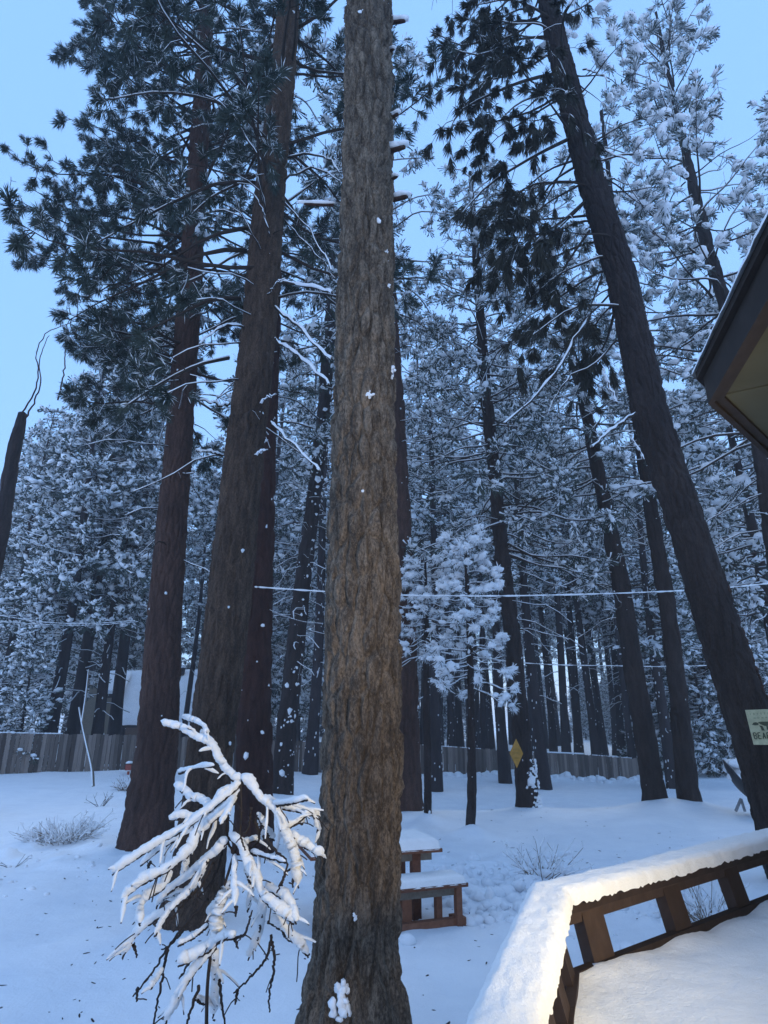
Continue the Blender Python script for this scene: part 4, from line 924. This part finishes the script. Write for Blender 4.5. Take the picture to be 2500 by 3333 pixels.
for k, (pts, w) in enumerate(HEAVY):
    dy = dyf(pts, k); K = 10 * len(pts); Q = smooth_poly([sp(p[0], p[1], d) for p, d in zip(pts, dy)], K)
    g = Geo(); 
    Qw = Q + r.normal(0, .0018, Q.shape); tubes(g, (Qw - [0, 0, .009 * w])[None], np.linspace(.009, .0045, K)[None], 6, 0)
    if len(pts) > 3:
        W = twigs_from(r, Q[None], 7, .04, .13, .2, .75, .6, -.4, 4); tubes(g, W - [0, 0, .01], np.full(W.shape[:2], .0032), 4, 0)
    if len(pts) > 2:
        W = twigs_from(r, Q[None], 13, .05, .16, .15, .6, .5, -.35, 6)
        if len(W):
            W[:, :, 2] -= .004; tubes(g, W, np.full(W.shape[:2], .003), 4, 0)
            sel = W[r.random(len(W)) < .75]; n_ = len(sel)
            if n_: tubes(g, sel + [0, 0, .005], r.uniform(.006, .012, (n_, 1)) * np.array([[.9, 1.0, 1.1, 1.0, .8, .35]]) * r.uniform(.75, 1.25, (n_, 6)), 7, 1, True, .9)
    # lumpy snow with ragged thickness
    arc = np.arange(K) * .9; lump = .72 + .5 * vnoise(arc * .16, np.full(K, k * 3.3), seed=9) + .06 * (r.random(K) - .5)
    end = np.clip(np.minimum(np.arange(K), K - 1 - np.arange(K)) / 3.0, 0, 1) ** .5 * .85 + .15
    rad = .0195 * w * lump * end
    th = 12; Qs = Q + np.stack([r.normal(0, .002, K), r.normal(0, .002, K), rad * .55], 1)
    V0 = sum(len(v) for v in g.V); tubes(g, Qs[None], rad[None], th, 1, True, .95)
    vv = g.V[-1]; cen = np.repeat(Qs, th, 0); dd = vv - cen; f = 1 + .5 * (vnoise(vv[:, 0] * 38, vv[:, 1] * 38, vv[:, 2] * 38, seed=6) - .5) + .3 * (vnoise(vv[:, 0] * 150, vv[:, 1] * 150, vv[:, 2] * 150, seed=16) - .5); g.V[-1] = cen + dd * f[:, None]
    g.obj('snowy_branch', [TWIG, SNOWD], sap, sap_base)
for k, pts in enumerate(BARE[1:]):
    dy = [d + .12 * math.sin(k) for d in dyf(pts, k + 40)]; K = 8 * len(pts); Q = smooth_poly([sp(p[0], p[1], d) for p, d in zip(pts, dy)], K)
    g = Geo(); tubes(g, (Q + r.normal(0, .0025, Q.shape))[None], np.linspace(.0085, .004, K)[None], 6, 0)
    W = twigs_from(r, Q[None], 6, .03, .09, .1, .7, .6, -.3, 4); tubes(g, W, np.full(W.shape[:2], .003), 4, 0)
    g.obj('bare_branch', [TWIG], sap, sap_base)

# ------------------------------------------------------------------ shrubs
def shrub(label, name, px, py, Y, n, h, spread, m, snow, seed, sr=.008, r=.005, lean=0):
    b = at(px, py, Y); z = gzf(b[0], Y); t = thing(name, label, 'shrub', (b[0], Y, z)); rr = R_(seed)
    a = rr.uniform(0, 2 * math.pi, n); off = np.stack([np.cos(a), np.sin(a), 0 * a], 1) * (rr.random(n) * spread * .45)[:, None]
    d = norm(np.stack([np.cos(a) * spread + lean, np.sin(a) * spread, np.full(n, h)], 1) + rr.normal(0, .25, (n, 3)) * [1, 1, .3]); l = h * rr.uniform(.5, 1.1, n)
    s = np.linspace(0, 1, 6)[None, :, None]; B = np.array([b[0], Y, z - .03]) + off[:, None] + d[:, None] * s * l[:, None, None] + rr.normal(0, .06, (n, 1, 3)) * s ** 2
    g = Geo(); tubes(g, B, np.full(B.shape[:2], r) * np.linspace(1, .5, 6), 4, 0); W = twigs_from(rr, B, 7, .06, .22, .2, .55, 1, .1, 4); tubes(g, W, np.full(W.shape[:2], r * .5), 3, 0)
    o = g.obj('stems', [m], t, (b[0], Y, z))
    g = Geo(); f = rr.random(len(W)) < snow; Q = W[f] + [0, 0, r * .8]; tubes(g, Q, sr * rr.uniform(.5, 1.3, Q.shape[:2]), 5, 0); f = rr.random(len(B)) < snow * .7; Q = B[f][:, 2:] + [0, 0, r]; 
    if len(Q): tubes(g, Q, sr * rr.uniform(.5, 1.5, Q.shape[:2]), 5, 0)
    o = g.obj('clinging_snow', [SNOW], t, (b[0], Y, z)); o['kind'] = 'stuff'; return t
shrub('wide dry brown shrub dusted with snow, at the left before the fence', 'dry_shrub', 205, 2735, 13.6, 230, .55, .95, DRYG, .85, 401, .009, .005, -.25)
shrub('leafless shrub with snow-tipped twigs between the table and the deck rail', 'bare_shrub', 1760, 2815, 10.4, 26, .62, .55, DRYG, .85, 402, .010, .006)
shrub('small snow-tipped twiggy shrub right of the larger one, near the rail', 'bare_shrub', 1880, 2830, 10.2, 10, .28, .3, DRYG, .9, 403, .010, .005)
shrub('snow-tipped shrub seen through the gap in the deck railing', 'bare_shrub', 2290, 2890, 8.6, 60, .6, .5, DRYG, .8, 404, .010, .005)
shrub('tiny dark twig sticking from the snow at the left edge', 'bare_shrub', 45, 2795, 11.5, 5, .25, .2, TWIG, .1, 405, .004, .006)
shrub('short bare sprig rising from the snow above the wide dry shrub', 'bare_shrub', 325, 2625, 18.5, 8, .45, .25, TWIG, .2, 406, .004, .008)
shrub('small tuft of grey grass by the fence left of the brown pine', 'grass_tuft', 412, 2540, 22, 40, .55, .45, DRYG, .7, 407, .012, .01)
g = Geo(); c = at(420, 2497, 26); g.box(c, (.22, .2, .22), 0); g.box(c + [0, 0, .12], (.30, .26, .03), 1); g.box(c + [0, 0, -.75], (.07, .07, 1.2), 0)
blobs(g, np.array([c + [0, 0, .16]]), np.array([[1.0, 0, 0]]), np.array([.15]), np.array([.13]), np.array([.07]), 2, 2, R_(3), .1)
tag(g.obj('post_box', [mat('faded_red_paint', m_flat((.30, .07, .05)), .7), FASCIA, SNOW], None, tuple(c)), 'small faded red box on a post against the fence, left of the brown pine', 'box')
# fallen leaning pale pole by the fence
pole = thing('dead_stalk', 'pale leaning dead stalk forked at the top in front of the left fence', 'dead stalk', at(304, 2555, 21)); po = np.array(pole.location)
for pts, r0 in [([(304, 2560), (300, 2500), (282, 2420), (266, 2345), (259, 2304)], .05), ([(268, 2350), (280, 2270), (290, 2180)], .03)]:
    P = smooth_poly([at(x, y, 21) for x, y in pts], 20)[None]; g = Geo(); tubes(g, P, np.linspace(r0, r0 * .5, 20)[None], 6, 0); tubes(g, P + [-.02, -.02, .02], np.linspace(r0, r0 * .5, 20)[None] * .7, 6, 1); g.obj('stalk', [GREYWOOD, SNOW], pole, po)

# ------------------------------------------------------------------ yellow diamond sign
c = at(1681, 2452, 17.75); yaw = math.radians(32); M = np.array(Matrix.Rotation(yaw, 3, 'Z')) @ np.array(Matrix.Rotation(math.radians(3), 3, 'Y'))
sign = thing('diamond_sign', 'faded yellow diamond sign fixed to the pine right of the young pines', 'sign', c); s = .37
g = Geo(); q = np.array([[0, 0, -s], [s * .66, 0, 0], [0, 0, s], [-s * .66, 0, 0]]); q[:, 0] *= 1.0
g.hexa((q + [0, -.004, 0]) @ M.T + c, (q + [0, .004, 0]) @ M.T + c); g.obj('panel', [YELLOW], sign, c)
YDK = mat('sign_faded_print', m_flat((.36, .21, .05)), .6)
g = Geo()
for (x, z, w, h) in [(-.075, .10, .035, .06), (-.02, .11, .035, .06), (.035, .105, .035, .06), (.085, .10, .03, .055), (-.12, -.0, .04, .07), (-.06, .005, .04, .07), (0, 0, .04, .07), (.06, .004, .04, .07), (.12, 0, .03, .07), (-.05, -.11, .03, .055), (0, -.115, .03, .055), (.05, -.11, .03, .055)]:
    for dx, dz, ww, hh in [(-w * .35, 0, w * .28, h), (0, h * .36, w * .8, h * .2), (w * .3, -.1 * h, w * .25, h * .7)]:
        p = np.array([x + dx, -.0075, z + dz]); g.box(M @ p + c, (ww, .003, hh), 0, M)
g.obj('faded_lettering', [YDK], sign, c)
g = Geo()
for zz in (.2, -.2): g.box(M @ np.array([0, .06, zz]) + c, (.03, .12, .03), 0, M)
g.obj('bracket', [METAL], sign, c)

# ------------------------------------------------------------------ bear sign on the leaning pine
bs = thing('bear_sign', 'pale sign with dark bear print on the leaning trunk at the right edge', 'sign', at(2440, 2420, 9.45)); bo = np.array(bs.location)
TL, TR, BR, BL = at(2425, 2311, 9.45), at(2556, 2306, 9.35), at(2572, 2424, 9.35), at(2453, 2424, 9.45)
g = Geo(); q = np.array([BL, BR, TR, TL]); nn = norm(np.cross(BR - BL, TL - BL)); g.hexa(q - nn * 0, q - nn * .01 * -1); g.obj('panel', [SIGNW], bs, bo)
nrm = nn if nn[1] < 0 else -nn
def onsign(u, v): return (TL * (1 - u) + TR * u) * (1 - v) + (BL * (1 - u) + BR * u) * v + nrm * .0125
def stroke(g, a, b, w):
    a = np.array(a, float); b = np.array(b, float); d = (b - a) / max(1e-6, np.hypot(*((b - a)))); n = np.array([-d[1], d[0]]) * w / 2
    q = [onsign(*(a - n)), onsign(*(b - n)), onsign(*(b + n)), onsign(*(a + n))]; q = np.array(q); g.hexa(q, q + nrm * .002)
GL = {'B': [((0, 0), (0, 1)), ((0, 0), (.7, 0)), ((0, .5), (.75, .5)), ((0, 1), (.75, 1)), ((.8, .08), (.8, .42)), ((.85, .58), (.85, .92))], 'E': [((0, 0), (0, 1)), ((0, 0), (.8, 0)), ((0, .5), (.65, .5)), ((0, 1), (.8, 1))],
      'A': [((0, 1), (.42, 0)), ((.42, 0), (.85, 1)), ((.18, .65), (.68, .65))], 'R': [((0, 0), (0, 1)), ((0, 0), (.75, 0)), ((.8, .05), (.8, .48)), ((0, .52), (.75, .52)), ((.4, .52), (.85, 1))]}
g = Geo(); u = .06
for ch in 'BEAR':
    for a, b in GL[ch]: stroke(g, (u + a[0] * .085, .66 + a[1] * .17), (u + b[0] * .085, .66 + b[1] * .17), .026)
    u += .118
g.obj('lettering', [SIGNK], bs, bo)
g = Geo()       # walking bear silhouette, legs cut short as in the worn print
def poly(pts):
    P = np.array([onsign(*p) for p in pts]); c0 = P.mean(0); n = len(P)
    g.add(np.vstack([P, c0]), [[i, (i + 1) % n, n] for i in range(n)], 0); g.add(np.vstack([P + nrm * .002, c0 + nrm * .002]), [[i, (i + 1) % n, n] for i in range(n)], 0)
poly([(.08, .43), (.13, .37), (.2, .36), (.26, .40), (.24, .44), (.16, .45)]); poly([(.24, .36), (.34, .35), (.5, .35), (.62, .38), (.68, .44), (.66, .50), (.5, .47), (.4, .47), (.30, .42)])
poly([(.26, .45), (.34, .47), (.38, .60), (.30, .60), (.29, .52)]); poly([(.44, .47), (.50, .48), (.50, .58), (.44, .58)]); poly([(.56, .48), (.64, .5), (.68, .60), (.60, .60)])
g.obj('bear_emblem', [SIGNK], bs, bo)
g = Geo()
for i in range(9): stroke(g, (.10 + i * .09, .09), (.10 + i * .09, .15), .02 + .008 * (i % 2))
for i in range(7): stroke(g, (.16 + i * .10, .24), (.21 + i * .10, .24), .03)
g.obj('worn_text', [mat('sign_faint_print', m_flat((.33, .34, .2)), .6)], bs, bo)

# ------------------------------------------------------------------ covered dish-like thing at right beyond the crest
dp = at(2410, 2640, 16.5); dz = gz(dp[0], dp[1]); dish = thing('satellite_dish', 'grey dish capped with snow on short legs, left of the leaning trunk', 'satellite dish', (dp[0], dp[1], dz)); do = np.array(dish.location)
cc = at(2402, 2562, 16.5); ax = norm(np.array([.75, -.35, .6])); sx_ = norm(np.cross(ax, [0, 0, 1])); sy_ = np.cross(sx_, ax)
g = Geo(); rr_ = np.linspace(0, 1, 9); th = np.linspace(0, 2 * math.pi, 28, endpoint=False)
for off, mm in ((0, 0), (-.03, 1)):
    V = np.array([cc + (sx_ * math.cos(t_) + sy_ * math.sin(t_)) * q * .62 + ax * (.18 * q * q + off) for q in rr_ for t_ in th]); F = [[i * 28 + j, i * 28 + (j + 1) % 28, (i + 1) * 28 + (j + 1) % 28, (i + 1) * 28 + j] for i in range(8) for j in range(28)]
    g.add(V, F, mm, True)
g.obj('dish', [METAL, DARKM], dish, do)
g = Geo(); rim = np.array([cc + (sx_ * math.cos(t_) + sy_ * math.sin(t_)) * .62 + ax * .17 for t_ in np.linspace(0, 2 * math.pi, 29)]); tubes(g, rim[None], np.full((1, 29), .025), 6, 0); g.obj('rim', [DARKM], dish, do)
g = Geo(); tubes(g, np.array([[cc + ax * .1, at(2376, 2440, 16.3)]]), np.array([[.025, .02]]), 6, 0); g.obj('mast', [METAL], dish, do)
for (x, y) in [(2395, 2640), (2425, 2642)]:
    g = Geo(); tubes(g, np.array([[at(x, y, 16.4), at(2412, 2600, 16.45)]]), np.full((1, 2), .035), 6, 0); g.obj('leg', [METAL], dish, do)
g = Geo(); r = R_(9); blobs(g, cc + np.array([.0, -.1, .42]) + r.normal(0, .1, (7, 3)), np.tile([1.0, 0, 0], (7, 1)), np.full(7, .2), np.full(7, .16), np.full(7, .12), 2, 0, r, .15); g.obj('snow_cap', [SNOW], dish, do)

# ------------------------------------------------------------------ deck, railing
ZC = 1.66                                   # top of the cap rail wood (snow lies above)
n1 = norm(np.array([.357, 1.016])); n2 = norm(np.array([1.506, 1.14]))
K0 = np.array([.772, 2.95]); in1 = np.array([n1[1], -n1[0]]); in2 = np.array([n2[1], -n2[0]]); bis = (in1 + in2) / (1 + in1 @ in2)
A0 = K0 - n1 * 4.2; A1 = K0 + n2 * 6.5
def off(v):                                  # rail path at inward distance v
    return np.array([A0 + in1 * v, K0 + bis * v, A1 + in2 * v])
def along(path, n1_, n2_):
    a = np.linspace(0, 1, n1_)[:, None]; b = np.linspace(0, 1, n2_)[1:, None]
    return np.vstack([path[0] * (1 - a) + path[1] * a, path[1] * (1 - b) + path[2] * b])
rail = thing('deck_railing', 'low reddish deck railing with a wide snow-capped top rail turning a corner', 'railing', (K0[0], K0[1], 1.1)); ro = np.array(rail.location)
CW = .155
for seg in (0, 1):
    a, b = off(-.0)[seg], off(-.0)[seg + 1]; a2, b2 = off(-CW)[seg], off(-CW)[seg + 1]
    e = norm(b - a) * .0015; 
    if seg == 0: b, b2 = b - e, b2 - e
    else: a, a2 = a + e, a2 + e
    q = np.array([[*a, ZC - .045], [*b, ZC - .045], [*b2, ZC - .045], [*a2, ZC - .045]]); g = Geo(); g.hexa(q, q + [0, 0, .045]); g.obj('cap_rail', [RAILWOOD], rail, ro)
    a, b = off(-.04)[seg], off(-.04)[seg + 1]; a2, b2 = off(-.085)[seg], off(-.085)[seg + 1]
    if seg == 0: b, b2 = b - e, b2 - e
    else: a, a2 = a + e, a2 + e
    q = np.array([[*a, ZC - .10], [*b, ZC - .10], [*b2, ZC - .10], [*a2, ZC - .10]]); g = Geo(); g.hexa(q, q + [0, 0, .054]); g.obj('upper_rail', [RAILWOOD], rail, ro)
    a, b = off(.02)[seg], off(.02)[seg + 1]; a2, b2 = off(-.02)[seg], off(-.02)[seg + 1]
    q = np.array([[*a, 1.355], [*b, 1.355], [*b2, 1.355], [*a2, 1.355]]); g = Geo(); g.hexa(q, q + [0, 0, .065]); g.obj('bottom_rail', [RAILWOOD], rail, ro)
DSZ = 1.375                                 # deck snow level
def baluster(seg, s, w=.13, th=.06, lean=.045):
    base = K0; d = n1 if seg == 0 else n2; inn = in1 if seg == 0 else in2
    c = K0 + (-d * s if seg == 0 else d * s)
    lo = c + inn * .03; hi = c - inn * (.03 + lean)
    g = Geo()
    def ring(c_, z): return [[*(c_ + d * w / 2 + inn * th / 2), z], [*(c_ - d * w / 2 + inn * th / 2), z], [*(c_ - d * w / 2 - inn * th / 2), z], [*(c_ + d * w / 2 - inn * th / 2), z]]
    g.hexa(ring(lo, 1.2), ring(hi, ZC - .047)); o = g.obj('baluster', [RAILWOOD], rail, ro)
    return o
for s in (.10, .42, .74, 1.06, 1.38, 1.7, 2.02, 2.34, 2.7, 3.1, 3.5): baluster(0, s)
# right run: where the photograph shows each board on the plane of the rail
def rail_s(px, py):
    # intersection of the pixel ray with the vertical plane of run 2
    d = ray(px, py); nn_ = np.array([in2[0], in2[1], 0.0]); p0 = np.array([*K0, 0]); t = ((p0 - CAM) @ nn_) / (d @ nn_); p = CAM + d * t; return float((p[:2] - K0) @ n2)
ss = [rail_s(1955, 3000), rail_s(2215, 2940), rail_s(2410, 2880)]
print('baluster s', ss)
for s in ss: baluster(1, s, .145)
st = ss[-1] - ss[-2]
for k in range(1, 8): baluster(1, ss[-1] + st * k, .145)
# snow on the cap: rounded pillow swept round the corner
prof = 26; m1, m2 = 260, 420; U = np.linspace(0, 1, prof)
rows = []
for i, u in enumerate(U):
    v = .018 - (CW + .036) * u; rows.append(along(off(v), m1, m2))
rows = np.array(rows); nn_ = rows.shape[1]
dist = np.r_[0, np.cumsum(np.linalg.norm(np.diff(rows[0], axis=0), axis=1))]
e = np.minimum(U, 1 - U) * (CW + .036); SH = .052
prof_h = SH * (1 - (1 - np.clip(e / .06, 0, 1)) ** 2.4) ** .45
DD, UU = np.meshgrid(dist, U)
Hh = prof_h[:, None] * (1 + .22 * fbm(DD * 1.6, UU * 2, o=3, seed=51)) + .012 * fbm(DD * 14, UU * 5, o=4, seed=52)
low = (np.minimum(UU, 1 - UU) < 1e-6)
zz = ZC + np.where(low, -.010 + .014 * (vnoise(DD * 55, UU, seed=53) - .5) + .014 * (vnoise(DD * 9, UU, seed=57) - .5), Hh)
Pn = np.stack([rows[..., 0], rows[..., 1], zz], -1)
sh = .016 * fbm(DD * 22, UU * 7, o=3, seed=54); inn_ = np.where((np.arange(nn_) < m1)[:, None], in1, in2); Pn[..., 0] += sh * inn_[:, 0]; Pn[..., 1] += sh * inn_[:, 1]
i = np.arange(prof - 1)[:, None]; j = np.arange(nn_ - 1)[None]; F = np.stack([i * nn_ + j, i * nn_ + j + 1, (i + 1) * nn_ + j + 1, (i + 1) * nn_ + j], -1).reshape(-1, 4)
g = Geo(); g.add(Pn.reshape(-1, 3), F, 0, True); g.obj('snow_cap', [SNOWD], rail, ro)
# deck snow
prof = 60; V_ = np.r_[-.03, np.linspace(0, .5, 26), np.linspace(.55, 3.2, prof - 27)]
rows = np.array([along(off(v), 200, 320) for v in V_]); nn_ = rows.shape[1]
XX, YY = rows[..., 0], rows[..., 1]; VV = V_[:, None] * np.ones_like(XX)
zz = DSZ + .05 * np.exp(-((VV - .0) / .12) ** 2) * (vnoise(XX * 5, YY * 5, seed=61)) + .035 * fbm(XX * 1.6, YY * 1.6, o=4, seed=62) + .012 * fbm(XX * 14, YY * 14, o=3, seed=63) + .05 * np.clip(VV / 2, 0, 1)
zz[0] -= .12
i = np.arange(prof - 1)[:, None]; j = np.arange(nn_ - 1)[None]; F = np.stack([i * nn_ + j, i * nn_ + j + 1, (i + 1) * nn_ + j + 1, (i + 1) * nn_ + j], -1).reshape(-1, 4)
g = Geo(); g.add(np.stack([XX, YY, zz], -1).reshape(-1, 3), F, 0, True); struct(g.obj('deck_snow', [SNOWD]))
# deck floor slab
g = Geo(); lo_ = off(-.06); hi_ = off(3.2)
for k in (0, 1): q = np.array([[*lo_[k], 1.2], [*lo_[k + 1], 1.2], [*hi_[k + 1], 1.2], [*hi_[k], 1.2]]); g.hexa(q, q + [0, 0, .12])
struct(g.obj('deck_floor', [RAILWOOD]))

# ------------------------------------------------------------------ the house at the right: roof corner
ZE = 3.90
TP = atz(2310, 1255, ZE)[:2]; TA = atz(2500, 800, ZE)[:2]; TB = atz(2500, 1478, ZE)[:2]
TP = atz(2305, 1315, ZE)[:2]; TA = atz(2500, 815, ZE + .15)[:2] * 1.0; TB = atz(2500, 1490, ZE)[:2]; _tt = atz(2289, 1230, ZE + .15)[:2]; TA = TP + (TA - _tt); TA = TA + 0.0
d1 = norm(TA - TP); d2 = norm(TB - TP); i1 = np.array([-d1[1], d1[0]]); i1 = i1 if i1[0] > 0 else -i1; i2 = np.array([-d2[1], d2[0]]); i2 = i2 if i2[1] < 0 else -i2
bb = (i1 + i2) / (1 + i1 @ i2)
E0_, E1_, E2_ = TP + d1 * 7, TP, TP + d2 * 7
def eo(v): return np.array([E0_ + i1 * v, E1_ + bb * v, E2_ + i2 * v])
cab = thing('cabin', 'corner of a dark-trimmed cabin roof with olive soffit at the upper right', 'house', (*(TP + bb * 1.5), 1.0)); co = np.array(cab.location)
def sweep(name, v0, v1, z0, z1, m, sl=0.0, kind=None):
    a, b = eo(v0), eo(v1)
    for k in (0, 1):
        g = Geo(); low = [[*a[k], z0], [*a[k + 1], z0], [*b[k + 1], z0 + sl], [*b[k], z0 + sl]]; hi = [[*a[k], z1], [*a[k + 1], z1], [*b[k + 1], z1 + sl], [*b[k], z1 + sl]]
        g.hexa(low, hi); g.obj(name, [m], cab, co)
sweep('fascia', 0, .028, ZE, ZE + .15, FASCIA); sweep('inner_fascia', .031, .072, ZE + .015, ZE + .055, FASCIA)
# soffit panels with gaps
for k in (0, 1):
    a, b = eo(.075), eo(.95); 
    for q in range(6):
        f0, f1 = q / 6, (q + 1) / 6 - .0025
        g = Geo(); p = [a[k] * (1 - f0) + a[k + 1] * f0, a[k] * (1 - f1) + a[k + 1] * f1, b[k] * (1 - f1) + b[k + 1] * f1, b[k] * (1 - f0) + b[k + 1] * f0]
        dz_ = .03 if k else .03
        g.hexa([[*x, ZE + .03] for x in p], [[*x, ZE + .05] for x in p]); g.obj('soffit_panel', [SOFFIT], cab, co)
g = Geo()
for k in (0, 1):
    a, b = eo(.072), eo(.95); q = np.array([[*a[k], ZE + .056], [*a[k + 1], ZE + .056], [*b[k + 1], ZE + .056], [*b[k], ZE + .056]]); g.hexa(q, q + [0, 0, .02])
g.obj('soffit_backing', [FASCIA], cab, co)
sweep('roof', -.03, 3.2, ZE + .15, ZE + .19, FASCIA, 1.0)
sweep('wall', .95, 1.07, 1.0, ZE + .02, HOUSEB)
# snow on roof edge
Uv = np.r_[-.05, -.045, -.03, 0, .04, .1, .2, .4, .8, 1.6, 3.0]; hv = np.r_[0, .04, .075, .10, .12, .13, .14, .15, .16, .16, .16]
rows = np.array([along(eo(v), 200, 200) for v in Uv]); DD = np.arange(399)[None] * .035 * np.ones((len(Uv), 1))
zz = ZE + .195 + (Uv[:, None] * .31).clip(0) + .45 * hv[:, None] * (1 + .9 * fbm(DD * 2, Uv[:, None] * 2 + DD * 0, o=3, seed=71)) - .015; 
i = np.arange(len(Uv) - 1)[:, None]; j = np.arange(398)[None]; F = np.stack([i * 399 + j, i * 399 + j + 1, (i + 1) * 399 + j + 1, (i + 1) * 399 + j], -1).reshape(-1, 4)
shx = .02 * fbm(DD * 6, Uv[:, None] * 9 + DD * 0, o=3, seed=72)
g = Geo(); g.add(np.stack([rows[..., 0] + shx, rows[..., 1], zz], -1).reshape(-1, 3), F, 0, True); g.obj('roof_snow', [SNOW], cab, co)

# ------------------------------------------------------------------ haze
def m_haze(nt, b):
    out = [n for n in nt.nodes if n.type == 'OUTPUT_MATERIAL'][0]; nt.nodes.remove(b)
    v = N(nt, 'ShaderNodeVolumePrincipled'); v.inputs['Color'].default_value = (.80, .88, 1, 1); v.inputs['Density'].default_value = HAZE_DENSITY; v.inputs['Anisotropy'].default_value = 0.0
    nt.links.new(v.outputs[0], out.inputs['Volume'])
hm = bpy.data.materials.new('haze_air'); hm.use_nodes = True; m_haze(hm.node_tree, hm.node_tree.nodes['Principled BSDF'])
g = Geo(); g.box((0, 40, 16), (230, 260, 42)); hz = g.obj('haze', [hm]); hz['kind'] = 'stuff'

# ------------------------------------------------------------------ porch lamp on the cabin wall (its warm light falls on the deck and trunks)
lp = np.array(LAMP_POS)
lampo = thing('porch_lamp', 'warm wall lamp under the eave outside the right edge, lighting the deck', 'lamp', lp)
g = Geo(); tubes(g, np.array([[lp + [0, 0, .03], lp + [0, 0, .09], lp + [0, 0, .16]]]), np.array([[.12, .09, .03]]), 16, 0); g.obj('shade', [FASCIA], lampo, lp)
g = Geo(); blobs(g, np.array([lp]), np.array([[1.0, 0, 0]]), np.array([.04]), np.array([.04]), np.array([.05]), 2, 0, R_(1), 0)
def m_bulb(nt, b):
    b.inputs['Emission Color'].default_value = (1, .82, .55, 1); b.inputs['Emission Strength'].default_value = 20; b.inputs['Base Color'].default_value = (1, .9, .7, 1)
bulb = g.obj('bulb', [mat('bulb_glow', m_bulb, .3)], lampo, lp)
ld = bpy.data.lights.new('porch_light', 'SPOT'); ld.energy = LAMP_W; ld.color = (1.0, .83, .55); ld.shadow_soft_size = .22; ld.spot_size = math.radians(108); ld.spot_blend = 1.0
lo = bpy.data.objects.new('porch_light', ld); COL.objects.link(lo); lo.parent = lampo; lo.location = (-.02, .0, -.07)
lo.rotation_euler = Vector((-.66, .74, .17)).to_track_quat('-Z', 'Y').to_euler()
tris = sum(len(m.loop_triangles) if m.loop_triangles else 0 for m in bpy.data.meshes)
print('verts', sum(len(m.vertices) for m in bpy.data.meshes), 'polys', sum(len(m.polygons) for m in bpy.data.meshes), 'objects', len(bpy.data.objects))
